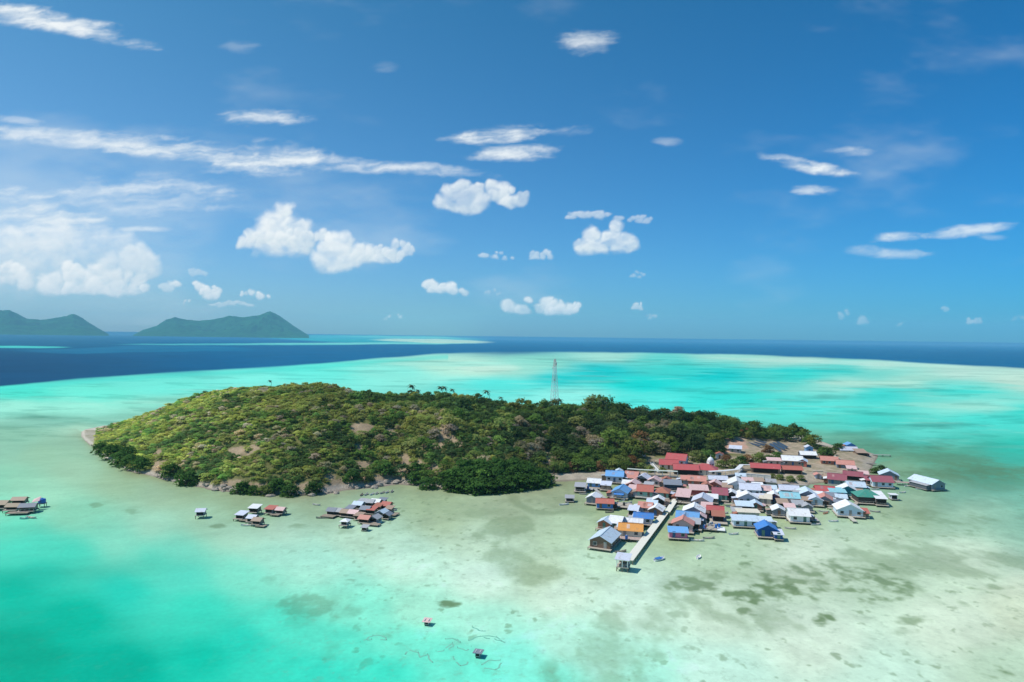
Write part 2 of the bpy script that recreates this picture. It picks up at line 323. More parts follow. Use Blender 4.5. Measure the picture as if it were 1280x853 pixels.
# sand ripples and depth streaks
st = fbm(gx / 60 + gy / 90, gy / 14 - gx / 40, 61, 4)
amp = .10 * sstep(470, 640, ppy) + .04
colr = colr * (1 + amp * 2 * (st - .5) + .12 * (nz3 - .5) * 2 + .13 * near * (nz2 - .5) * 2 + .10 * near * (nz4 - .5) * 2)[:, None]
midr = (sstep(585, 620, ppy) * sstep(760, 690, ppy) * sstep(250, 420, ppx))[:, None]
colr = colr * (1 + midr * np.array([.05, .02, .10]))
lowr = (sstep(690, 740, ppy) * sstep(480, 620, ppx))[:, None]
colr = colr * (1 + lowr * np.array([.06, .025, .045]))
colr = np.clip((colr - np.array([.010, .016, .022])) / np.array([1.03, 1.13, 1.29]), 0.002, .8)
me = np_mesh('sea', np.stack([gx, gy, np.zeros_like(gx)], -1), grid_quads(len(Yr), len(us)), colr, alpha=near * .85 + .15 * sstep(560, 620, ppy))
m, t, b = new_mat('sea_water')
at = N(t, 'ShaderNodeAttribute', attribute_name='Col')
geo = N(t, 'ShaderNodeNewGeometry')
n = N(t, 'ShaderNodeTexNoise'); t.links.new(geo.outputs['Position'], n.inputs['Vector']); n.inputs['Scale'].default_value = .9; n.inputs['Detail'].default_value = 5
f = math_(t, 'MULTIPLY_ADD', n.outputs['Fac'], .22, .89)
n3 = N(t, 'ShaderNodeTexNoise'); t.links.new(geo.outputs['Position'], n3.inputs['Vector']); n3.inputs['Scale'].default_value = .16; n3.inputs['Detail'].default_value = 6; n3.inputs['Roughness'].default_value = .65
f = math_(t, 'MULTIPLY', f, math_(t, 'MULTIPLY_ADD', n3.outputs['Fac'], .2, .9))
vm_ = N(t, 'ShaderNodeVectorMath', operation='SCALE'); t.links.new(at.outputs['Color'], vm_.inputs[0]); t.links.new(f, vm_.inputs[3])
n2 = N(t, 'ShaderNodeTexNoise'); mp_ = N(t, 'ShaderNodeMapping'); t.links.new(geo.outputs['Position'], mp_.inputs[0]); mp_.inputs['Scale'].default_value = (.5, 1.1, 1); mp_.inputs['Rotation'].default_value = (0, 0, .5)
t.links.new(mp_.outputs[0], n2.inputs['Vector']); n2.inputs['Scale'].default_value = 1.1; n2.inputs['Detail'].default_value = 6
bp = N(t, 'ShaderNodeBump'); bp.inputs['Strength'].default_value = .5; bp.inputs['Distance'].default_value = .25; t.links.new(n2.outputs['Fac'], bp.inputs['Height']); t.nodes.remove(b)
df = N(t, 'ShaderNodeBsdfDiffuse'); n5_ = N(t, 'ShaderNodeTexNoise'); mp5 = N(t, 'ShaderNodeMapping'); t.links.new(geo.outputs['Position'], mp5.inputs[0]); mp5.inputs['Scale'].default_value = (1, .8, 1); t.links.new(mp5.outputs[0], n5_.inputs['Vector'])
n5_.inputs['Scale'].default_value = .30; n5_.inputs['Detail'].default_value = 9; n5_.inputs['Roughness'].default_value = .78
mr5 = N(t, 'ShaderNodeMapRange', interpolation_type='SMOOTHSTEP'); t.links.new(n5_.outputs['Fac'], mr5.inputs[0]); mr5.inputs[1].default_value = .50; mr5.inputs[2].default_value = .70
sp5 = math_(t, 'MULTIPLY', math_(t, 'MULTIPLY', mr5.outputs[0], at.outputs['Alpha']), .42)
mx5 = N(t, 'ShaderNodeMix', data_type='RGBA'); t.links.new(sp5, mx5.inputs[0]); t.links.new(vm_.outputs[0], mx5.inputs[6]); mx5.inputs[7].default_value = (.20, .29, .18, 1)
t.links.new(mx5.outputs[2], df.inputs['Color'])
gl = N(t, 'ShaderNodeBsdfGlossy'); gl.inputs['Roughness'].default_value = .25; t.links.new(bp.outputs[0], gl.inputs['Normal'])
fr = N(t, 'ShaderNodeFresnel'); fr.inputs['IOR'].default_value = 1.33; t.links.new(bp.outputs[0], fr.inputs['Normal'])
mxs = N(t, 'ShaderNodeMixShader'); t.links.new(math_(t, 'MINIMUM', math_(t, 'MULTIPLY', fr.outputs[0], .18), .045), mxs.inputs[0])
t.links.new(df.outputs[0], mxs.inputs[1]); t.links.new(gl.outputs[0], mxs.inputs[2]); t.links.new(mxs.outputs[0], t.nodes['Material Output'].inputs['Surface'])
tag(link('water', me, m), 'clear shallow turquoise lagoon over pale sand and dark reef, deep blue beyond', 'sea', kind='structure')

# ------------------------------------------------------------------ the island
RDG = [(96, 548, 442, 0), (103, 545, 438, 0), (118, 541, 432, 2), (135, 536, 428, 3.5), (160, 524, 425, 3.5), (200, 508, 422, 3.5), (245, 491, 420, 3.5), (300, 481, 418, 3.5), (350, 478, 415, 3.5), (400, 478, 412, 3.5), (440, 485, 410, 4), (500, 489.5, 412, 4.5), (560, 491, 415, 4.5),
       (600, 496, 418, 5), (640, 501, 420, 5.5), (700, 506, 424, 6.5), (750, 510, 426, 7), (800, 513, 428, 8), (850, 517, 430, 8), (900, 522, 430, 8), (930, 526, 430, 8), (960, 535, 428, 7), (985, 543, 425, 6), (1010, 552, 420, 4), (1040, 575, 400, 0), (1130, 592, 380, 0)]
RP = np.array([a[0] for a in RDG], float)
RD = np.array([a[2] for a in RDG], float)
RH = np.array([max(1.2, CAM_H - a[2] * (a[1] - (420.5 + (a[0] - 640) * math.tan(ROLL))) / FPX - a[3]) for a in RDG])
def terrain(x, y):
    x, y = np.asarray(x, float), np.asarray(y, float)
    px = 640 + FPX * x / y
    df = np.interp(px, P_, SD); dr = np.interp(px, RP, RD); hr = np.interp(px, RP, RH)
    db = dr + np.interp(px, [96, 103, 130, 300, 900, 1000, 1050, 1090, 1130], [2, 8, 40, 95, 80, 45, 18, 6, 2])
    dr = np.minimum(dr, db - 1)
    wob = (fbm(x / 18, y / 18, 71, 4) - .5)
    df = df + wob * 9
    flat = np.interp(px, [60, 600, 690, 740, 800, 860, 930, 1000], [0, 4, 14, 26, 34, 52, 60, 60])
    t = np.clip((y - df - flat) / np.maximum(dr - df - flat, 5), 0, 1)
    prof = t ** (.85 + .45 * sstep(620, 760, px)); prof = np.sin(prof * math.pi / 2) ** 1.15
    beach = 1.5 * sstep(0, 9, y - df) + .9 * sstep(9, 60, y - df) * sstep(640, 760, px)
    h = beach + np.maximum(hr - beach, 0) * prof
    bk = sstep(db, dr, y)
    h = np.where(y > dr, hr * bk + .3, h) - 1.2 * sstep(0, -6, y - df) - 1.5 * sstep(db - 2, db + 8, y)
    h = h - 3.5 * sstep(1070, 1118, px) - 3 * sstep(108, 97, px)
    rough = (fbm(x / 11, y / 11, 81, 4) - .5) * 3.2 * np.clip((h - 1.5) / 6, 0, 1) + (fbm(x / 40, y / 40, 91, 3) - .5) * 5 * np.clip((h - 3) / 10, 0, 1) * sstep(dr + 2, dr - 40, y)
    return h + rough * .8
_DS = np.arange(150.0, 620.0, .4)
def ground_hit(px, py, floor=-.2):
    """the point where the line of sight through a pixel meets the ground (or the shallow bottom)"""
    d = pxdir(px, py); x = d[0] / d[1] * _DS; zr = CAM_H + d[2] / d[1] * _DS
    tz_ = np.maximum(terrain(x, _DS), floor); k = np.argmax(zr <= tz_)
    return np.array([x[k], _DS[k], tz_[k]])
# bare ground and yards on the island: (x, y, half width, half height) in the plan seen from the headland
BARE = [(455, 536, 15, 5), (488, 541, 7, 4), (555, 542, 5, 13), (571, 549, 8, 9), (445, 562, 9, 9), (455, 580, 11, 7), (540, 560, 16, 4), (196, 566, 5, 6), (302, 565, 13, 5), (318, 560, 6, 4), (685, 578, 9, 13), (500, 590, 16, 6), (525, 583, 5, 9), (470, 598, 30, 5), (545, 585, 7, 5),
        (300, 606, 30, 6), (200, 585, 10, 9), (225, 596, 12, 6), (395, 610, 34, 6), (440, 606, 40, 6), (505, 574, 8, 6), (410, 596, 8, 5)]
VILLAGE = [(905, 600, 225, 26), (1010, 580, 120, 26), (920, 558, 22, 12), (955, 558, 40, 9), (1000, 556, 30, 8), (850, 582, 48, 10), (700, 598, 60, 5)]
def inell(px, py, lst, s=1.0, wob=0):
    m = np.zeros(np.shape(px))
    for (cx, cy, rx, ry) in lst:
        m = np.maximum(m, sstep(1.25, .6, ((px - cx) / (rx * s)) ** 2 + ((py - cy) / (ry * s)) ** 2 + wob))
    return m
tpx = np.linspace(70, 1125, 640)
tv = np.linspace(0, 1, 260)
TU = (tpx - 640) / FPX
df_ = np.interp(tpx, P_, SD) - 14; db_ = np.interp(tpx, RP, RD) + 115
TY = df_[None] + (db_ - df_)[None] * tv[:, None]; TX = TU[None] * TY
tx, ty = TX.ravel(), TY.ravel(); tz = terrain(tx, ty)
tpx_, tpy_ = proj(tx, ty, tz)
wob = (fbm(tx / 6, ty / 6, 101, 5) - .5) * 4.2
bare = np.maximum(inell(tpx_, tpy_, BARE, 1.0, wob), .0); vil = inell(tpx_, tpy_, VILLAGE, 1.05, wob * .5)
n4 = fbm(tx / 5, ty / 5, 111, 4)[:, None]; n5 = fbm(tx / 2.2, ty / 2.2, 117, 3)[:, None]
scrub = np.array([.13, .135, .045]) * (.7 + .7 * n4); soil = np.array([.36, .265, .17]) * (.65 + .7 * n5); yard = np.array([.40, .315, .22]) * (.62 + .75 * n5); sand = np.array([.56, .49, .40]) * (.75 + .5 * n4)
dryg = np.array([.25, .21, .09]); 
tcx = scrub * (1 - .35 * n4) + .35 * n4 * dryg
tcx = tcx * (1 - bare[:, None]) + soil * bare[:, None]
ym = vil[:, None]; tcx = tcx * (1 - ym) + (yard * (1 - .35 * (n4 > .55)) + .35 * (n4 > .55) * np.array([.16, .16, .07])) * ym
sal = inell(tpx_, tpy_, [(916, 556, 20, 9)], 1, wob * .6)[:, None]; tcx = tcx * (1 - sal) + np.array([.56, .34, .24]) * (.8 + .4 * n5) * sal
bm = sstep(2.1, 1.1, tz + (n4[:, 0] - .5) * 1.2)[:, None]
bm = bm * (1 - .6 * ym)
rocky = ((tpx_ < 640) & (tpx_ > 150))[:, None]
tcx = tcx * (1 - bm) + bm * (sand * (1 - .5 * rocky) + .5 * rocky * np.array([.33, .26, .20]) * (.5 + n5))
wetm = sstep(.45, .0, tz)[:, None]; tcx = tcx * (1 - .45 * wetm)
me = np_mesh('island', np.stack([tx, ty, tz], -1), grid_quads(260, 640), np.clip(tcx, .01, .8), smooth=True)
m, t, b = new_mat('island_ground')
at = N(t, 'ShaderNodeAttribute', attribute_name='Col'); geo = N(t, 'ShaderNodeNewGeometry')
n = N(t, 'ShaderNodeTexNoise'); t.links.new(geo.outputs['Position'], n.inputs['Vector']); n.inputs['Scale'].default_value = 1.1; n.inputs['Detail'].default_value = 7; n.inputs['Roughness'].default_value = .7
vm_ = N(t, 'ShaderNodeVectorMath', operation='SCALE'); t.links.new(at.outputs['Color'], vm_.inputs[0]); t.links.new(math_(t, 'MULTIPLY_ADD', n.outputs['Fac'], .9, .55), vm_.inputs[3])
t.links.new(vm_.outputs[0], b.inputs['Base Color']); b.inputs['Roughness'].default_value = .95; b.inputs['Specular IOR Level'].default_value = .1
bp = N(t, 'ShaderNodeBump'); bp.inputs['Strength'].default_value = .8; bp.inputs['Distance'].default_value = .5; t.links.new(n.outputs['Fac'], bp.inputs['Height']); t.links.new(bp.outputs[0], b.inputs['Normal'])
tag(link('island_ground', me, m), 'green hill island with bare tan patches and a pale beach', 'island', kind='structure')

# ------------------------------------------------------------------ far mountain islands
FD = 11500.0
def mountain(name, sil, depth, seed, label):
    sx_ = np.array([a for a, b in sil], float); sy_ = np.array([b for a, b in sil], float)
    px = np.linspace(sx_[0], sx_[-1], 260); v = np.linspace(-1, 1, 90)
    base = np.interp(px, sx_, sy_)
    hcl = np.maximum(CAM_H - FD * (base - (420.5 + (px - 640) * math.tan(ROLL))) / FPX, 0)
    PX, V = np.meshgrid(px, v)
    Y = FD + V * depth; X = (PX - 640) / FPX * Y
    wv = V + (fbm(X / 500, Y / 500, seed, 4) - .5) * .7 * (1 - V ** 2)
    rdg = 1 - np.abs(2 * fbm(X / 420, Y / 900, seed + 5, 5) - 1)
    H = hcl[None] * np.clip(1 - np.abs(wv) ** 1.15, 0, 1) * (1 - (1 - rdg) * .75 * np.clip(np.abs(V) * 2, 0, 1)) - 3
    H[np.abs(V) > .985] = -6
    me = np_mesh(name, np.stack([X.ravel(), Y.ravel(), H.ravel()], -1), grid_quads(90, 260), smooth=True)
    m, t, b = new_mat('forested_mountain'); geo = N(t, 'ShaderNodeNewGeometry')
    n = N(t, 'ShaderNodeTexNoise'); t.links.new(geo.outputs['Position'], n.inputs['Vector']); n.inputs['Scale'].default_value = .009; n.inputs['Detail'].default_value = 8; n.inputs['Roughness'].default_value = .7
    cr = N(t, 'ShaderNodeValToRGB'); t.links.new(n.outputs['Fac'], cr.inputs[0])
    cr.color_ramp.elements[0].position = .35; cr.color_ramp.elements[0].color = (.006, .055, .03, 1); cr.color_ramp.elements[1].position = .65; cr.color_ramp.elements[1].color = (.025, .13, .05, 1)
    t.links.new(cr.outputs[0], b.inputs['Base Color']); b.inputs['Roughness'].default_value = 1; b.inputs['Specular IOR Level'].default_value = 0
    tag(link(name, me, m), label, 'mountain', kind='structure')
mountain('mountain_island', [(-160, 405), (-90, 396), (-40, 392), (0, 388), (12, 387.5), (32, 397), (50, 399.5), (62, 398), (78, 395), (92, 391.5), (103, 397), (116, 405), (126, 411), (136, 418)], 1700, 201, 'far hazy green mountain island at the left end of the horizon')
mountain('mountain_island', [(166, 419), (178, 412.5), (196, 407), (207, 399), (218, 396), (232, 399), (250, 400.5), (268, 399), (285, 393.5), (305, 396), (322, 394), (337, 388.5), (350, 395), (368, 408), (386, 419)], 1500, 301, 'far hazy green mountain island with its peak at the right end')

# ------------------------------------------------------------------ the sky's clouds, on a wide backdrop 60 km out
SKR = 60000.0
ca_ = np.concatenate([np.linspace(-1150, -680, 90)[:-1], np.linspace(-680, 680, 1000), np.linspace(680, 1150, 90)[1:]])
ce_ = np.concatenate([np.linspace(-6, 430, 330), np.linspace(430, 620, 60)[1:]])
CA, CE = np.meshgrid(ca_, ce_)
al = np.zeros(CA.shape); li = np.zeros(CA.shape)
w1 = fbm(CA / 26, CE / 26, 401, 4) - .5; w2 = fbm(CA / 26, CE / 26, 431, 4) - .5
hx_, hy_ = CA + w1 * 18, CE + w2 * 13
def billow(x, y, s): return fbm(x, y, s, 5) * .65 + .35 * (1 - np.abs(2 * fbm(x * 1.3, y * 1.3, s + 40, 4) - 1) * 1.6)
nh_ = (fbm(hx_ / 15, hy_ / 12, 455, 3) - .5) * 2.6
rx_, ry_ = CA * math.cos(.06) + CE * math.sin(.06), -CA * math.sin(.06) + CE * math.cos(.06)
nw_ = (fbm(rx_ / 60 + w1 * .9, ry_ / 9 + w2 * 1.2, 477, 6) - .5) * 3.4 + (fbm(CA / 16, CE / 8, 499, 4) - .5) * 1.0
for lst, heap in ((WISP, False), (HEAP, True)):
    for (x, y, rx, ry, t, op) in lst:
        d = pxdir(x, y + (ry * .25 if heap else 0)); cx, cy = FPX * d[0] / d[1], FPX * d[2] / d[1]
        k = 1.05 if heap else 1.25; soft = heap and op < .65 and rx > 45
        i0, i1 = np.searchsorted(ca_, [cx - rx * 2.2 - ry, cx + rx * 2.2 + ry]); j0, j1 = np.searchsorted(ce_, [cy - ry * 2.4 - rx * .5, cy + ry * 2.4 + rx * .5])
        sl = (slice(j0, j1), slice(i0, i1))
        if i1 <= i0 or j1 <= j0: continue
        dx, dy = (hx_ if heap else CA)[sl] - cx, (hy_ if heap else CE)[sl] - cy
        c_, s_ = math.cos(R(t)), math.sin(R(t)); a_, b_ = (c_ * dx + s_ * dy) / (rx * k), (-s_ * dx + c_ * dy) / (ry * k)
        sz = np.clip(ry / 16, .35, 1)
        if heap:
            gp = np.random.default_rng(int(x * 3 + y)); den = np.full(dx.shape, -3.0); l1 = np.zeros(dx.shape); lo_ = -.30
            for c in range(int(7 + rx * ry / (70 if not soft else 260))):
                pa = gp.uniform(-1, 1); hgt_ = max(0, 1 - pa * pa) ** .6
                pb = gp.uniform(lo_, 1) * hgt_; pr = (.34 + .30 * gp.random()) * (1 - .45 * max(pb, 0)) * (.55 + .45 * hgt_) * (1.35 if soft else 1)
                ux, uy = (a_ - pa * .86) * min(rx / ry, 1.9), (b_ - pb * .72) * 1.0
                r2 = (ux * ux + uy * uy) / (pr * pr); v_ = 1 - r2
                nl = np.clip(.60 + .42 * (-ux * .55 + uy * .83) / pr, 0, 1.1)  # sunlit upper left and shaded underside of each puff, put into the colour
                wv_ = sstep(-.35, .35, v_ - den)
                l1 = l1 * (1 - wv_) + nl * wv_; den = np.maximum(den, v_)
            den = np.clip(den, -3, .75) + nh_[sl] * .34 - .04
            base_ = sstep(-.55 if soft else -.40, -.16, b_ + .05 * nh_[sl])
            a1 = sstep(-.10, 1.1 if soft else 1.0, den) * base_ * min(op, 1); l1 = np.clip(l1 * .85 + .10 + .26 * b_ + .2 * (op - .7) + .04 * nh_[sl], 0, 1)
        else:
            q = 1 - a_ * a_ - b_ * b_
            den = np.clip(q, -3, 1) * .9 - .12 + nw_[sl] * .50
            a1 = sstep(-.05, 1.3, den) * min(op, 1); l1 = np.clip(.62 + .3 * den, 0, 1)
        wgt = a1 / np.maximum(a1 + al[sl] * (1 - a1), 1e-4)
        li[sl] = li[sl] * (1 - wgt) + l1 * wgt
        al[sl] = 1 - (1 - al[sl]) * (1 - a1)
veil = sstep(.55, 1.1, fbm(CA / 160 + 3, CE / 60, 521, 5) + .5 * np.exp(-((CA + 520) / 330) ** 2 - ((CE - 150) / 110) ** 2)) * .34
li = np.where(al < .02, .55, li); al = 1 - (1 - al) * (1 - veil * (CE > 8))
fade = sstep(-4, 14, CE) * sstep(1150, 1000, np.abs(CA)) * sstep(620, 520, CE)
al = al * fade
dirs = np.stack([CA, np.full_like(CA, FPX), CE], -1); dirs = dirs / np.linalg.norm(dirs, axis=-1, keepdims=True)
vv = dirs * SKR; vv[..., 2] += CAM_H
me = np_mesh('sky', vv.reshape(-1, 3), grid_quads(len(ce_), len(ca_)), np.stack([al.ravel(), li.ravel(), al.ravel()], -1), smooth=True)
m = bpy.data.materials.new('cloud_sky'); m.use_nodes = True; t = m.node_tree; t.nodes.clear()
at = N(t, 'ShaderNodeAttribute', attribute_name='Col'); sp_ = N(t, 'ShaderNodeSeparateColor'); t.links.new(at.outputs['Color'], sp_.inputs[0])
cmx = N(t, 'ShaderNodeMix', data_type='RGBA'); t.links.new(sp_.outputs[1], cmx.inputs[0]); cmx.inputs[6].default_value = (.44, .60, .72, 1); cmx.inputs[7].default_value = (.96, .985, .99, 1)
em = N(t, 'ShaderNodeEmission'); t.links.new(cmx.outputs[2], em.inputs[0]); tp = N(t, 'ShaderNodeBsdfTransparent')
mxs = N(t, 'ShaderNodeMixShader'); t.links.new(sp_.outputs[0], mxs.inputs[0]); t.links.new(tp.outputs[0], mxs.inputs[1]); t.links.new(em.outputs[0], mxs.inputs[2])
o_ = N(t, 'ShaderNodeOutputMaterial'); t.links.new(mxs.outputs[0], o_.inputs[0]); m.cycles.emission_sampling = 'NONE'
tag(link('sky', me, m), 'blue sky with white heaped clouds low on the left and thin wisps above', 'sky', kind='structure')

# ------------------------------------------------------------------ air: even haze round everything
hb = MB(); hb.box((0, 6500 - 400, 205), (26000, 14600, 430)); m = bpy.data.materials.new('haze'); m.use_nodes = True; t = m.node_tree; t.nodes.clear()
pv = N(t, 'ShaderNodeVolumePrincipled'); pv.inputs['Color'].default_value = (.42, .84, 1.0, 1); pv.inputs['Density'].default_value = 5.0e-5; pv.inputs['Anisotropy'].default_value = 0.0
o_ = N(t, 'ShaderNodeOutputMaterial'); t.links.new(pv.outputs[0], o_.inputs['Volume'])
HAZE = tag(hb.build('haze', m), 'thin blue haze over the sea', 'haze', kind='stuff')

# ------------------------------------------------------------------ trees: leafy crowns made of many small leaf cards
def leaf_mat(name, mass):
    m = bpy.data.materials.new(name); m.use_nodes = True; t = m.node_tree; t.nodes.clear()
    at = N(t, 'ShaderNodeAttribute', attribute_name='Col')
    if mass: c = at.outputs['Color']
    else:
        oi = N(t, 'ShaderNodeObjectInfo'); mx = N(t, 'ShaderNodeMix', data_type='RGBA', blend_type='MULTIPLY'); mx.inputs[0].default_value = 1
        t.links.new(at.outputs['Color'], mx.inputs[6]); t.links.new(oi.outputs['Color'], mx.inputs[7]); c = mx.outputs[2]
    d = N(t, 'ShaderNodeBsdfDiffuse'); t.links.new(c, d.inputs[0])
    tr = N(t, 'ShaderNodeBsdfTranslucent'); t.links.new(c, tr.inputs[0])
    ms_ = N(t, 'ShaderNodeMixShader'); ms_.inputs[0].default_value = .45; t.links.new(d.outputs[0], ms_.inputs[1]); t.links.new(tr.outputs[0], ms_.inputs[2])
    o_ = N(t, 'ShaderNodeOutputMaterial'); t.links.new(ms_.outputs[0], o_.inputs[0]); return m
LEAF, LEAFM = leaf_mat('leaves', False), leaf_mat('scrub_leaves', True)
BARK = paint((.14, .10, .07), .95, .3, 2.0, 'bark')
def crown_arrays(seed, n_cl, n_leaf, leaf, flat=.75, droop=.25):
    """unit crown (radius about 1, base at z=0): leaf clumps round several branch ends; returns (k,4,3) cards and (k,) tone"""
    g = np.random.default_rng(seed); cards, tone = [], []
    for c in range(n_cl):
        a = c * 2.399 + g.uniform(-.5, .5)
        if c % 3 == 0: r, z = g.uniform(.0, .4), g.uniform(.75, 1.05)          # top of the dome
        elif c % 3 == 1: r, z = g.uniform(.45, .68), g.uniform(.5, .85)       # shoulders
        else: r, z = g.uniform(.52, .78), g.uniform(.12, .45)                 # skirt
        cr = g.uniform(.34, .50); ct = g.uniform(.80, 1.22)
        ctr = np.array([r * math.cos(a), r * math.sin(a), z * flat * 1.3])
        d = g.normal(size=(n_leaf, 3)); d /= np.linalg.norm(d, axis=1, keepdims=True); d[:, 2] = np.where(d[:, 2] < -.3, -d[:, 2] * .5, d[:, 2])
        rad = cr * g.uniform(.55, 1.05, (n_leaf, 1)); p = ctr + d * rad * np.array([1, 1, .75])
        nrm = d * .8 + g.normal(size=(n_leaf, 3)) * .35 + np.array([-.25, -.1, .75]); nrm /= np.linalg.norm(nrm, axis=1, keepdims=True)
        t1 = np.cross(nrm, g.normal(size=(n_leaf, 3))); t1 /= np.linalg.norm(t1, axis=1, keepdims=True); t2 = np.cross(nrm, t1)
        s1 = leaf * g.uniform(.7, 1.3, (n_leaf, 1)); s2 = leaf * g.uniform(.5, 1.0, (n_leaf, 1))
        cards.append(np.stack([p - t1 * s1, p - t2 * s2 * .7 + t1 * s1 * .2, p + t1 * s1, p + t2 * s2 * .7 - t1 * s1 * .1], 1))
        tone.append(ct * g.uniform(.78, 1.22, n_leaf))
    return np.concatenate(cards), np.concatenate(tone)
SHRUB = [crown_arrays(900 + k, 12, 26, .14) for k in range(8)]
BROAD = [crown_arrays(950 + k, 18, 32, .115, .9) for k in range(8)]
MANGR = [crown_arrays(990 + k, 30, 26, .13, .80) for k in range(6)]
def crown_mesh(name, arr, zoff=0.0):
    c, tn = arr; v = c.reshape(-1, 3).copy(); v[:, 2] += zoff
    f = np.arange(len(v)).reshape(-1, 4); col = np.repeat(tn, 4)[:, None] * np.ones(3)
    me = np_mesh(name, v, f, col); me.materials.append(LEAF); return me
def trunk_mesh(name, h, r, seed, fork=4):
    g = random.Random(seed); b = MB(); top = Vector((g.uniform(-.05, .05), g.uniform(-.05, .05), h * .62))
    b.bar((0, 0, -.12), top, r, 6, r * .6)
    for k in range(fork):
        a = k * 2 * math.pi / fork + g.uniform(-.4, .4); b.bar(top - Vector((0, 0, .02 * k)), top + Vector((math.cos(a) * .45, math.sin(a) * .45, h * .5)), r * .5, 4, r * .15)
    me = b.mesh(name); me.materials.append(BARK); return me
SH_M = [crown_mesh('crown', a, .12) for a in SHRUB]; SH_T = [trunk_mesh('trunk', .62, .06, k) for k in range(4)]
MG_M = [crown_mesh('crown', a, -.02) for a in MANGR]
BR_M = [crown_mesh('crown', a, .25) for a in BROAD]; BR_T = [trunk_mesh('trunk', 1.1, .07, 20 + k) for k in range(4)]
OLIVE, GREEN, DARK, LIME, GREY, RUST, MANG, BACKG = [np.array(c) for c in ((.105, .132, .034), (.062, .112, .026), (.034, .062, .020), (.135, .158, .045), (.16, .15, .10), (.15, .085, .04), (.040, .082, .018), (.065, .105, .024))]
def zone_tint(px, py, g, patch_n=.5):
    """what grows where: dry olive scrub on the left shoulder, greener in the middle, tall dark wood on the right; sunlit brightness added on the left flank"""
    q = float(np.clip(.5 + (patch_n - .5) * 2.6 + (g.random() - .5) * .75, 0, .999))
    if px < 430: mix = [(LIME, .09), (OLIVE, .50), (GREY, .08), (GREEN, .22), (DARK, .11)]
    elif px < 640: mix = [(LIME, .12), (GREY, .09), (OLIVE, .30), (GREEN, .28), (DARK, .21)]
    elif py > 575 or px > 905: mix = [(GREEN, .45), (BACKG, .25), (OLIVE, .20), (RUST, .03), (DARK, .07)]
    elif py > 524 + (px - 640) * .02: mix = [(DARK, .56), (GREEN, .20), (OLIVE, .15), (RUST, .03), (GREY, .06)]
    else: mix = [(GREEN, .34), (BACKG, .26), (OLIVE, .24), (RUST, .02), (GREY, .04), (DARK, .10)]
    for c, w in mix:
        if q < w: break
        q -= w
    k = 2.75 + 1.9 * float(sstep(420, 240, px)) if px < 640 else 1.9  # raises leaf tint, most on the left flank, painting in its sunward slope
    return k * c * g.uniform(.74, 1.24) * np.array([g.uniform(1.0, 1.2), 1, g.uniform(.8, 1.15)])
NOTREE = [(x, y - 1, rx * 1.12 + 1, ry * 1.2 + 1) for x, y, rx, ry in BARE] + [(920, 557, 21, 10), (957, 559, 44, 9), (1000, 556, 26, 7), (840, 581, 32, 9), (868, 588, 34, 6), (905, 606, 230, 24), (1040, 585, 90, 22), (962, 585, 34, 8), (1060, 556, 70, 12), (808, 572, 6, 6)]
rows = []
g = np.random.default_rng(23)
nx = 0
cand_px = g.uniform(121, 1022, 60000); cand_v = g.random(60000)
cu = (cand_px - 640) / FPX; d0 = np.interp(cand_px, P_, SD); d1 = np.interp(cand_px, RP, RD) + np.interp(cand_px, [100, 300, 900, 1022], [20, 40, 45, 25])
cy_ = d0 + (d1 - d0) * cand_v; cx_ = cu * cy_
# equal density over the ground, not over the chart
keep = g.random(60000) < cy_ * (d1 - d0) / (440 * 170)
cx_, cy_ = cx_[keep], cy_[keep]; cz_ = terrain(cx_, cy_); cpx, cpy = proj(cx_, cy_, cz_)
ok = (cz_ > 1.15) & (inell(cpx, cpy, NOTREE, 1.0, (fbm(cx_ / 6, cy_ / 6, 101, 5) - .5) * 4.2) < .5)
base_line = np.interp(cpx, [100, 640, 690, 720, 790, 800, 815, 860, 900, 906, 932, 980, 1020], [700, 700, 594, 590, 590, 588, 570, 569, 572, 552, 549, 552, 562])
ok &= cpy < base_line
cx_, cy_, cz_, cpx, cpy = [a[ok] for a in (cx_, cy_, cz_, cpx, cpy)]
tall = sstep(600, 760, cpx + 60 * (fbm(cx_ / 30, cy_ / 30, 141, 3) - .5))
rad_ = (1.5 + 1.5 * g.random(len(cx_)) ** 1.6) * (1 + .75 * tall) * (1 + .25 * sstep(430, 560, cpx)); rad_ *= np.where(cpx > 900, .8, 1); rad_ *= np.where((g.random(len(cx_)) < .10) & (cpx > 380), 1.55, 1)
pn_ = fbm(cx_ / 16, cy_ / 16, 151, 4); rad_ *= .78 + .5 * sstep(.38, .62, fbm(cx_ / 14, cy_ / 14, 161, 3))
# thin out by simple spacing
order = g.permutation(len(cx_)); cell = {}; chosen = []
for i in order:
    x, y, r = cx_[i], cy_[i], rad_[i]; ci, cj = int(x // 4), int(y // 4); hit = False
    for a in (-1, 0, 1):
        for b_ in (-1, 0, 1):
            for j in cell.get((ci + a, cj + b_), ()):
                if (cx_[j] - x) ** 2 + (cy_[j] - y) ** 2 < (.52 * (rad_[j] + r)) ** 2: hit = True; break
            if hit: break
        if hit: break
    if not hit: cell.setdefault((ci, cj), []).append(i); chosen.append(i)
chosen = np.array(chosen)
print('TREES', len(chosen))
score = rad_[chosen] / cy_[chosen]
dr_at = np.interp(640 + FPX * cx_[chosen] / cy_[chosen], RP, RD)
front = cy_[chosen] < dr_at + 3
is_sh = tall[chosen] < .5
def pick(mask, n):
    idx = np.where(mask)[0]; return set(idx[np.argsort(-score[idx])[:n]].tolist())
own = pick(front & is_sh, 290) | pick(front & ~is_sh, 230)
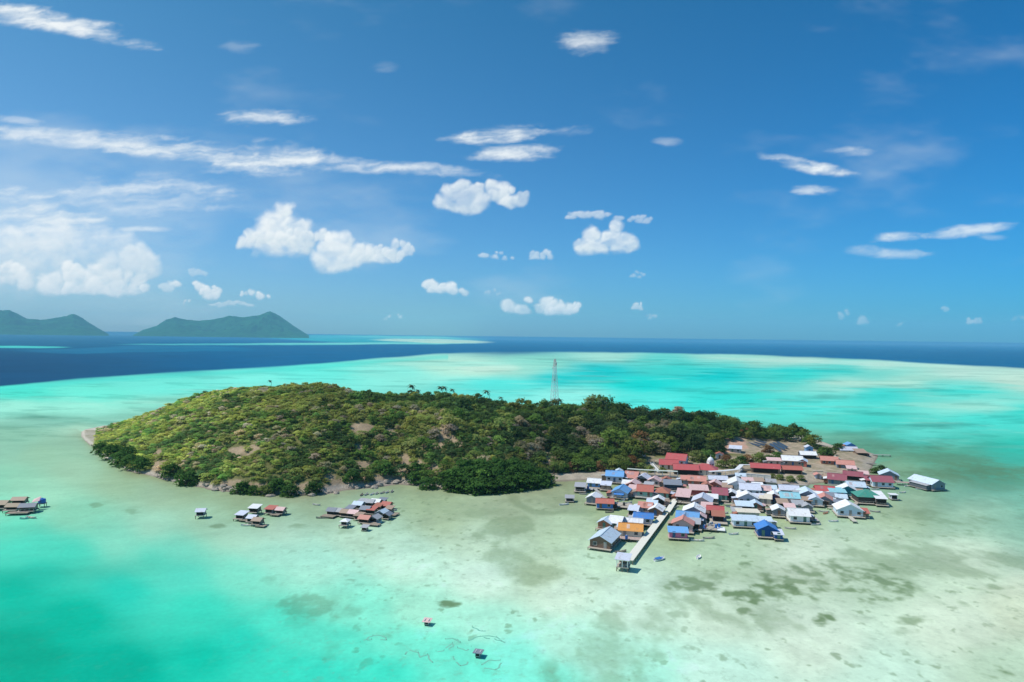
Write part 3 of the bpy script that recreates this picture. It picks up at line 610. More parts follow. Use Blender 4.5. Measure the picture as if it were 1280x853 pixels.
ZL = [(0, 250, 'low on the far left shoulder of the hill'), (250, 330, 'on the left slope of the hill above the rocky shore'), (330, 420, 'on the hillside behind the clustered raft huts'), (420, 500, 'between the bare tan patches of the hillside'), (500, 580, 'beside the forked bare gully'), (580, 700, 'on the slope behind the dark mangrove thicket'),
      (700, 790, 'in the dark wood behind the west end of the beach'), (790, 900, 'in the dark wood above the red roofed school'), (900, 1100, 'in the green wood behind the dark solar panel rows')]
KN = {id(OLIVE): 'dull olive'}
def tone_name(c):
    r, gg, b_ = c
    if r > gg * 1.02: return 'rusty brown' if b_ < .15 else 'dry grey brown'
    if gg < .18: return 'dark green'
    if r > gg * .82: return 'yellow olive' if gg > .38 else 'dull olive'
    return 'mid green'
def make_tree(x, y, z, r, kind, seed, tint, label, cat, group, hz=1.0, full=False):
    name = {'shrub': 'shrub', 'broad': 'broadleaf_tree', 'mangrove': 'mangrove_tree'}[kind]
    t_ = empty(name, (x, y, z), (seed * 2.399) % 6.28, label, cat, group)
    M_, T_ = (BR_M, BR_T) if kind == 'broad' else ((MG_M, SH_T) if kind == 'mangrove' else (SH_M, SH_T))
    if full: M_ = MG_M
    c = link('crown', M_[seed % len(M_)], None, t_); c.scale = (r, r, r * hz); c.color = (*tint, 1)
    k = link('trunk', T_[seed % len(T_)], None, t_); k.scale = (r, r, r * hz)
    return t_
mv, mc = [], []
for n_, i in enumerate(chosen):
    x, y, z, r = cx_[i], cy_[i], cz_[i], rad_[i]; sh = is_sh[n_]
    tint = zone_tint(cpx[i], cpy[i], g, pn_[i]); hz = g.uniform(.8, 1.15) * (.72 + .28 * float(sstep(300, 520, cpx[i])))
    if n_ in own:
        tn_ = tone_name(tint); zl = next(c for a, b_, c in ZL if cpx[i] < b_ or b_ == 1100)
        if sh: make_tree(x, y, z - .2, r, 'shrub', int(i), tint, f'{tn_} rounded shrub {zl}', 'shrub', f'{tn_} shrubs {zl}', hz)
        else: make_tree(x, y, z - .2, r, 'broad', int(i), tint, f'{tn_} leafy tree {zl}', 'tree', f'{tn_} trees {zl}', hz)
    else:
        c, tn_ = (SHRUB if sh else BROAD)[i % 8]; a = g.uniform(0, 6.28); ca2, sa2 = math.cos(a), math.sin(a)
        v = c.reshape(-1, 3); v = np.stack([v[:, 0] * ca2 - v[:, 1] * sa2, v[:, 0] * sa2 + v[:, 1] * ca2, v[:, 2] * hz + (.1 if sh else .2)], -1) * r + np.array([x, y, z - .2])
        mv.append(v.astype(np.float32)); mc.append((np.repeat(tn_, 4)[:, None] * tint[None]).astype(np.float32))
# low undergrowth fills between the crowns
mv_ = np.concatenate(mv); mc_ = np.concatenate(mc)
me = np_mesh('scrub_forest', mv_, np.arange(len(mv_)).reshape(-1, 4), mc_); me.materials.append(LEAFM)
tag(link('scrub_forest', me), 'dense mixed green scrub and wood covering the hill island', 'forest', kind='stuff')

# mangroves and shore trees the photograph shows one by one: (x, y at the foot, crown radius m, tint, label)
def shore_tree(px, py, r, tint, label, kind='mangrove', hz=1.0, cat='mangrove', group='mangroves along the island shore'):
    p = ground_hit(px, py); z = p[2]
    make_tree(p[0], p[1], z - (.16 * r if kind == 'mangrove' else .10 * r), r, kind, int(px * 7 + py), 2.0 * np.array(tint) * random.uniform(.85, 1.15), label, cat, group, hz, True)
for a in [(126, 566, 5.0, 'dark mangrove at the far left tip of the island thicket'), (140, 571, 5.8, 'dark mangrove second along the left tip of the island'), (152, 581, 5.6, 'dark mangrove bulging over the water left of the pale strip of shore'), (165, 584, 5.4, 'dark mangrove with its foot in the water near the left tip'),
          (178, 587, 4.8, 'dark mangrove at the right end of the left tip thicket'), (160, 572, 5.2, 'dark mangrove behind the front row of the left tip thicket'), (215, 594, 4.6, 'dark round mangrove standing apart above the rocky shore left'), (234, 606, 5.4, 'dark round mangrove leaning out at the left bend of the shore'),
          (302, 616, 4.2, 'small mangrove in front of the pale rocky shore'), (318, 618, 3.2, 'low mangrove right of the pale rocks'), (332, 619, 3.6, 'yellow green mangrove on the shore behind the red raft hut'), (363, 620, 4.2, 'low spreading mangrove casting a dark shade on the water'), (392, 616, 4.0, 'mangrove at the water edge left of the sandy cove'),
          (346, 612, 4.0, 'mangrove set back behind the shore in front of the hill'), (440, 602, 4.2, 'mangrove above the row of small boats'), (458, 601, 3.6, 'grey green mangrove above the right end of the boat row'), (482, 592, 4.4, 'round mangrove behind the sandy bank'), (520, 603, 4.0, 'mangrove left of the narrow gap in the thicket'),
          (535, 612, 4.4, 'mangrove hanging over dark water left of the big thicket'), (520, 592, 4.4, 'mangrove set back at the left end of the big thicket')]:
    shore_tree(a[0], a[1], a[2], MANG if 'yellow' not in a[3] and 'grey' not in a[3] else OLIVE, a[3])
thick = [(566, 613, 5.2), (580, 615, 5.6), (594, 617, 5.8), (610, 617, 5.6), (626, 615, 5.4), (642, 613, 5.6), (658, 611, 5.4), (672, 610, 5.0), (684, 607, 4.6), (572, 603, 6), (588, 604, 6.2), (606, 605, 6.2), (624, 604, 6), (642, 602, 6), (660, 601, 5.6), (675, 600, 4.8), (582, 592, 6), (602, 593, 6), (622, 592, 6), (640, 591, 5.6), (656, 592, 5), (560, 603, 4.6)]
for (x, y, r) in thick: shore_tree(x, y, r, MANG * np.array([.9, .95, .9]), 'dark green mangrove in the big thicket at the middle of the shore', 'mangrove', 1.0, 'mangrove', 'mangroves of the big thicket')
for a in [(700, 590, 5.2, OLIVE, 'olive tree at the left end of the beach'), (716, 589, 4.8, RUST * .9, 'rusty olive tree behind the left beach'), (734, 589, 5.0, GREEN, 'green round tree behind the middle of the beach'), (752, 588, 4.6, RUST, 'rusty tree left of the bright blue roof'), (770, 586, 4.6, GREEN, 'green tree behind the bright blue roofed house'),
          (786, 587, 4.2, RUST * 1.1, 'rusty shrubby tree left of the white stairway'), (800, 588, 4.0, OLIVE, 'yellow green tree at the foot of the white stairway'), (812, 590, 3.2, LIME, 'yellow green bush right of the white stairway'), (828, 591, 2.6, LIME, 'yellow green bush in front of the red school roofs'),
          (872, 577, 6.0, LIME * .8, 'tall yellow green tree behind the red school roofs'), (884, 574, 5.0, GREEN, 'green tree beside the small white dome'), (902, 585, 4.0, OLIVE, 'olive tree right of the white dome'), (916, 585, 4.4, LIME * .7, 'bright green bush above the covered walkway bend'), (908, 577, 3.6, RUST, 'rusty bush below the small red roofed hut'),
          (926, 580, 4.2, GREEN, 'green tree below the salmon terrace'), (934, 577, 3.8, RUST * 1.2, 'orange brown tree below the salmon terrace'), (949, 577, 4.8, OLIVE, 'olive tree behind the long red roof'), (960, 566, 4.4, RUST * .8, 'brown tree between the two sets of solar panels'), (962, 578, 4.0, GREEN, 'green tree right behind the long red roof'),
          (972, 573, 3.6, GREEN, 'green tree at the right end of the long red roof'), (975, 600, 2.6, OLIVE, 'olive bush in front of the orange roofed house'), (988, 602, 2.6, OLIVE, 'second olive bush in front of the orange roofed house'), (1001, 600, 2.4, OLIVE, 'right hand olive bush in front of the orange roofed house'), (966, 598, 2.2, LIME * .8, 'pale bush at the left end of the scrub by the white wall'),
          (1013, 560, 3.4, GREEN * .8, 'dark bushy tree behind the small blue hut'), (1022, 562, 3.0, DARK, 'dark slim tree at the end of the wood'), (1030, 570, 5.0, GREEN * .7, 'large dark round tree standing alone above the orange roofs'), (1036, 569, 4.4, GREEN * .75, 'dark round tree beside the large one above the orange roofs'), (1048, 563, 4.2, GREEN * .65, 'dark round tree left of the blue shore building'),
          (1093, 592, 3.0, GREEN * .7, 'dark bush at the left of the pair behind the pale blue roof'), (1102, 591, 3.8, DARK * 1.3, 'dark brown green bush at the right of the pair behind the pale blue roof')]:
    shore_tree(a[0], a[1], a[2] * .86, a[3], a[4], 'broad' if a[2] > 3.3 else 'shrub', .95, 'tree' if a[2] > 3.3 else 'bush', 'trees and bushes round the village')

# coconut palms that stand above the ridge: (x, y of the head, height m, place)
def palm_meshes():
    b = MB(); pts = [Vector((.25 * math.sin(k * .5), .1 * k * .15, k / 6)) for k in range(7)]
    for k in range(6): b.bar(pts[k], pts[k + 1], .022 - .0015 * k, 6, .0205 - .0015 * k)
    tm = b.mesh('trunk'); tm.materials.append(BARK)
    f = MB(); gg = random.Random(5); top = pts[-1]
    for k in range(16):
        a = k * 2.399; L = gg.uniform(.24, .34); up_ = gg.uniform(-.1, .9); prev = top; w = .016
        for j in range(4):
            u0 = (j + 1) / 4; q = top + Vector((math.cos(a) * L * u0, math.sin(a) * L * u0, L * (up_ * u0 - .9 * u0 * u0)))
            sd_ = Vector((-math.sin(a), math.cos(a), 0)) * (w * (1.9 - u0) * 2.0); dn = Vector((0, 0, -.018))
            f.add([prev, prev + sd_ + dn, q + sd_ * .8 + dn, q], [(0, 1, 2, 3)]); f.add([prev, q, q - sd_ * .8 + dn, prev - sd_ + dn], [(0, 1, 2, 3)])
            prev = q
    fm = f.mesh('crown'); fm.materials.append(paint((.055, .085, .03), .7, .3, 6, 'palm_leaf')); return tm, fm
PT, PF = palm_meshes()
for (x, y, h, wh) in [(514, 482, 9, 'at the left end of the ridge row, tallest on the left'), (522, 488, 7, 'just right of the tall left palm on the ridge'), (550, 484, 8, 'left one of the close pair on the ridge'), (555, 484, 8, 'right one of the close pair on the ridge'), (565, 487, 7, 'short, right of the close pair on the ridge'), (608, 489, 9, 'alone above the middle of the ridge, slender'),
                      (626, 497, 6.5, 'on the ridge left of the lattice mast'), (683, 501, 6.5, 'close to the left foot of the lattice mast'), (700, 500, 8, 'close to the right foot of the lattice mast'), (737, 502, 8, 'left of the palm pair on the ridge right of the mast'), (752, 500, 9, 'tall, right of the mast on the ridge'), (756, 503, 7, 'beside the tall palm right of the mast'), (337, 476, 5, 'alone on the highest left part of the hill')]:
    dpt = 425.0; d = pxdir(x, y); p = np.array([0, 0, CAM_H]) + d * (dpt / d[1]); 
    t_ = empty('coconut_palm', (p[0] - .25 * math.sin(3) * h, p[1], p[2] - h), 0, 'slim coconut palm ' + wh, 'palm', 'coconut palms along the island ridge')
    for nm_, me_ in (('trunk', PT), ('crown', PF)):
        o_ = link(nm_, me_, None, t_); o_.scale = (h, h, h) if nm_ == 'trunk' else (h, h, h)

# ------------------------------------------------------------------ houses
RC = dict(red=(.50, .10, .10), brick=(.50, .15, .11), salmon=(.62, .27, .21), pink=(.72, .48, .45), white=(.80, .79, .78), lav=(.60, .62, .70), pale=(.58, .68, .76), sky=(.16, .38, .68), blue=(.06, .22, .56), deep=(.012, .075, .26), navy=(.03, .05, .10),
          orange=(.78, .34, .08), maroon=(.33, .095, .12), green=(.06, .27, .20), mint=(.26, .50, .40), cream=(.72, .64, .50), beige=(.50, .42, .33), wood=(.22, .16, .11), dark=(.07, .055, .05), grey=(.40, .40, .41), tan=(.40, .28, .20), magenta=(.60, .17, .28), teal=(.05, .28, .30), aqua=(.30, .60, .66), rust=(.42, .16, .10), slate=(.22, .24, .28), thatch=(.34, .25, .16), brown=(.20, .12, .085))
GLASS = paint((.03, .04, .05), .25, .2, 1, 'window_glass', .5)
WOODM = paint((.20, .155, .115), .9, .3, 2.5, 'stilt_wood'); PLANK = paint((.42, .36, .29), .9, .35, 2.0, 'planks'); TRIM = paint((.70, .68, .64), .7, .1, 2, 'trim')
def roof_mb(W, D, h, kind, o=.45, pitch=.50, th=.09):
    b = MB(); x, y = W / 2 + o, D / 2 + o; z0 = h
    if kind == 'gable':
        r = pitch * (W / 2); e = z0 - pitch * o
        b.slab([(-x, -y, e), (0, -y, z0 + r), (0, y, z0 + r), (-x, y, e)][::-1], th); b.slab([(x, -y, e), (x, y, e), (0, y, z0 + r + .004), (0, -y, z0 + r + .004)], th)
    elif kind == 'gablex':
        r = pitch * (D / 2); e = z0 - pitch * o
        b.slab([(-x, -y, e), (x, -y, e), (x, 0, z0 + r), (-x, 0, z0 + r)], th); b.slab([(x, y, e), (-x, y, e), (-x, 0, z0 + r + .004), (x, 0, z0 + r + .004)], th)
    elif kind == 'hip':
        r = pitch * (min(W, D) / 2); e = z0 - pitch * o
        if W >= D: k = (W - D) / 2; p, q = (-k, 0, z0 + r), (k, 0, z0 + r)
        else: k = (D - W) / 2; p, q = (0, -k, z0 + r), (0, k, z0 + r)
        A, B, C_, D_ = (-x, -y, e), (x, -y, e), (x, y, e), (-x, y, e)
        if W >= D: fs = [[A, B, q, p], [B, C_, q], [C_, D_, p, q], [D_, A, p]]
        else: fs = [[A, B, p], [B, C_, q, p], [C_, D_, q], [D_, A, p, q]]
        for f in fs: b.slab(f, th)
    elif kind == 'shed':
        r = .20 * D; b.slab([(-x, -y, z0 - .05), (x, -y, z0 - .05), (x, y, z0 + r), (-x, y, z0 + r)], th)
    elif kind == 'shedback':
        r = .20 * D; b.slab([(-x, -y, z0 + r), (x, -y, z0 + r), (x, y, z0 - .05), (-x, y, z0 - .05)], th)
    else:
        b.box((0, 0, z0 + .08), (2 * x, 2 * y, .12))
    return b
def wall_mb(W, D, h, kind, pitch=.50):
    b = MB(); x, y = W / 2, D / 2
    if kind in ('gable', 'gablex'):
        if kind == 'gable': r = pitch * x - .10; prof = [(-x, 0), (x, 0), (x, h - .1), (0, h + r), (-x, h - .1)]; vs = [(a, -y, c) for a, c in prof] + [(a, y, c) for a, c in prof]
        else: r = pitch * y - .10; prof = [(y, 0), (-y, 0), (-y, h - .1), (0, h + r), (y, h - .1)]; vs = [(-x, a, c) for a, c in prof] + [(x, a, c) for a, c in prof]
        b.add(vs, [tuple(range(5)), tuple(range(5, 10))[::-1]] + [(k, 5 + k, 5 + (k + 1) % 5, (k + 1) % 5) for k in range(5)])
    else: b.box((0, 0, (h - .12) / 2), (W, D, h - .12))
    return b
STILT = {}
def stilt_mesh(h):
    k = round(h, 1)
    if k not in STILT: STILT[k] = MB().bar((0, 0, -k), (0, 0, 0), .11, 5).mesh('stilt'); STILT[k].materials.append(WOODM)
    return STILT[k]
def stilts(parent, W, D, z0, nx, ny, ztop=-.1, depth=None):
    for i in range(nx):
        for j in range(ny):
            if 0 < i < nx - 1 and 0 < j < ny - 1: continue
            link('stilt', stilt_mesh(z0 + .4 if depth is None else depth), None, parent, (-W / 2 + .2 + (W - .4) * i / max(nx - 1, 1), -D / 2 + .2 + (D - .4) * j / max(ny - 1, 1), ztop))
def window(parent, x, y, z, w, h, axis):
    d = (w, .07, h) if axis == 'y' else (.07, w, h)
    o = MB().box((0, 0, 0), d).build('window', GLASS, parent, (x, y, z))
    f = MB(); t_ = .07
    for sgn in (-1, 1):
        if axis == 'y': f.box((sgn * (w / 2 + t_ / 2), 0, 0), (t_, .11, h + 2 * t_)); f.box((0, 0, sgn * (h / 2 + t_ / 2)), (w, .11, t_))
        else: f.box((0, sgn * (w / 2 + t_ / 2), 0), (.11, t_, h + 2 * t_)); f.box((0, 0, sgn * (h / 2 + t_ / 2)), (.11, w, t_))
    f.build('frame', TRIM, o)
NH = [0]
def house(px, py, W, D, H, rot, roof, rc, wc, base, label, name='house', cat='house', group=None, deck=1.2, win=True, openfront=False, extra=None, z0=None):
    """stilt house (base 'w') or house on the ground (base 'l'); (px, py) is the foot of the front wall in the photograph"""
    NH[0] += 1; g = random.Random(NH[0] * 7); H *= .80; D *= 1.03; W *= .85
    if base == 'w': zb = .8 if z0 is None else z0
    else:
        p = ground_hit(px, py); zb = max(p[2], .6) + .05
    p = unproj(px, py, zb) if base == 'w' else np.array([p[0], p[1], zb]); a = R(rot)
    c = p + np.array([-math.sin(a), math.cos(a), 0]) * D / 2
    t_ = empty(name, tuple(c), a, label, cat, group)
    rcol = RC[rc] if isinstance(rc, str) else rc; wcol = RC[wc] if isinstance(wc, str) else wc
    wall_mb(W, D, H, roof).build('wall', paint(wcol, .8, .18, 1.3, 'wall_paint'), t_)
    rf = roof_mb(W, D, H, roof, o=.5).build('roof', paint(rcol, .55, .16, .9, 'sheet', .35), t_)
    if roof in ('gable', 'gablex') and W > 5:
        L = (D if roof == 'gable' else W) + .8; zr = H + .50 * (W if roof == 'gable' else D) / 2 + .03
        rb = MB(); rb.box((0, 0, zr), (.34, L, .07) if roof == 'gable' else (L, .34, .07)); rb.build('ridge_cap', paint(tuple(min(1, v * .9) for v in rcol), .6, .1, 2, 'cap'), rf)
    if win:
        n = max(1, int(W / 2.4)); dr_i = g.randrange(n) if n > 1 else 0
        for k in range(n):
            x = -W / 2 + W * (k + .5) / n
            if openfront: continue
            if k == dr_i:
                d_ = MB().box((0, 0, 1.0), (.95, .08, 2.0)).build('door', paint(g.choice([(.20, .12, .08), (.05, .12, .25), (.30, .28, .26), (.10, .20, .16)]), .7, .1, 2, 'door_paint'), t_, (x, -D / 2 - .03, .02))
            else: window(t_, x, -D / 2 - .02, H * .52, min(1.1, W / n * .5), .95, 'y')
        for k in range(max(1, int(D / 3.2))):
            m_ = max(1, int(D / 3.2)); y = -D / 2 + D * (k + .5) / m_
            window(t_, W / 2 + .02, y, H * .52, .95, .9, 'x'); 
            if k % 2 == 0: window(t_, -W / 2 - .02, y, H * .52, .95, .9, 'x')
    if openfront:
        MB().box((0, -D / 2 - .01, H * .48), (W * .86, .06, H * .8)).build('shade_panel', paint((.02, .018, .016), .9, .1, 1, 'painted_shade'), t_)  # near-black sheet on the closed wall, painting the shade of an open front
    if base == 'w':
        dw, dd = W + deck * .9, D + deck * 1.6
        db = MB(); db.box((0, -deck * .45, -.09), (dw, dd, .16)); db.build('deck', PLANK, t_)
        dk = link('beam', MB().box((0, -deck * .45, -.27), (dw - .5, .18, .18)).mesh('beam'), WOODM, t_)
        n1 = max(2, int(dw / 2.6) + 1); n2 = max(2, int(dd / 3) + 1)
        for i in range(n1):
            for j in range(n2):
                if 0 < i < n1 - 1 and 0 < j: continue
                link('stilt', stilt_mesh(zb + .35), None, t_, (-dw / 2 + .2 + (dw - .4) * i / (n1 - 1), -deck * .45 - dd / 2 + .2 + (dd - .4) * j / (n2 - 1), -.16))
        if deck > 1:
            rl = MB(); yf = -deck * .45 - dd / 2 + .1
            rl.box((0, yf, .85), (dw - .2, .06, .07))
            for k in range(int(dw / 1.6) + 2): rl.box((-dw / 2 + .15 + (dw - .3) * k / (int(dw / 1.6) + 1), yf, .41), (.07, .07, .81))
            if g.random() < .6: rl.build('railing', paint((.5, .46, .40), .8, .2, 2, 'rail'), t_)
    else:
        MB().box((0, 0, -.5), (W + .3, D + .3, .9)).build('plinth', paint((.42, .40, .37), .9, .15, 1, 'concrete'), t_)
    if extra: extra(t_, W, D, H)
    # what has been added on over the years: lean-tos, patched sheets, barrels
    if name == 'house' and 4 < W < 7.6 and 'large' not in label and 'deep' not in label:
        tones = [RC[k] for k in ('grey', 'lav', 'rust', 'tan', 'pink', 'pale', 'slate', 'white', 'salmon', 'brown')]
        for s_ in (-1, 1):
            if g.random() < .62:
                lw, ld, lh = g.uniform(1.3, 2.4), D * g.uniform(.4, .8), H * g.uniform(.62, .8); y0 = g.uniform(-.2, .2) * D; x0 = s_ * (W / 2 + lw / 2 + .02)
                lt = MB().box((x0, y0, lh / 2 - .1), (lw, ld, lh - .1)).build('lean_to', paint(tuple(.5 * v for v in g.choice(tones)), .85, .25, 1.5, 'wall_paint'), t_)
                xo, xi = s_ * (W / 2 + lw + .35), s_ * (W / 2 + .03); q_ = [(xo, y0 - ld / 2 - .25, lh - .05), (xi, y0 - ld / 2 - .25, lh + .38), (xi, y0 + ld / 2 + .25, lh + .38), (xo, y0 + ld / 2 + .25, lh - .05)]
                MB().slab(q_[::-1] if s_ > 0 else q_, .06).build('lean_to_roof', paint(g.choice(tones), .6, .25, .9, 'sheet', .3), lt)
                if base == 'w': MB().box((x0, y0, -.1), (lw + .5, ld + .5, .12)).build('lean_to_floor', PLANK, lt)
        if roof in ('gable', 'gablex'):
            sp_ = .50
            for k in range(g.randint(1, 3)):
                pw, pl = g.uniform(.7, 1.5), g.uniform(1.0, 2.0); s_ = g.choice((-1, 1)); half = (W if roof == 'gable' else D) / 2
                if half - pl < .3: continue
                a0 = g.uniform(.15, half - pl); a1 = a0 + pl; c0 = g.uniform(-.35, .35) * (D if roof == 'gable' else W); e_ = .035
                pt = [(a0, c0 - pw / 2), (a1, c0 - pw / 2), (a1, c0 + pw / 2), (a0, c0 + pw / 2)]
                q_ = [(s_ * a_, c_, H + sp_ * (half - a_) + e_) if roof == 'gable' else (c_, s_ * a_, H + sp_ * (half - a_) + e_) for a_, c_ in pt]
                up_ = (Vector(q_[1]) - Vector(q_[0])).cross(Vector(q_[3]) - Vector(q_[0])).z > 0
                MB().slab(q_ if up_ else q_[::-1], .03).build('roof_patch', paint(tuple(.6 * v + .4 * w_ for v, w_ in zip(rcol, g.choice(tones))), .6, .3, 1.2, 'sheet', .3), rf)
    return t_
def porch_roof(col, dep, ww=None):
    def f(t_, W, D, H):
        w = ww or W; m_ = paint(RC[col], .55, .16, .9, 'sheet', .35); y0, y1 = -D / 2 - dep, -D / 2 - .02
        b = MB(); b.slab([(-w / 2, y0, H - .75), (w / 2, y0, H - .75), (w / 2, y1, H - .25), (-w / 2, y1, H - .25)], .07); b.build('porch_roof', m_, t_)
        for s_ in (-1, 1): link('post', MB().bar((s_ * (w / 2 - .15), y0 + .12, 0), (s_ * (w / 2 - .15), y0 + .12, H - .83), .07, 5).mesh('post'), WOODM, t_)
    return f
VG = 'houses of the village over the water'
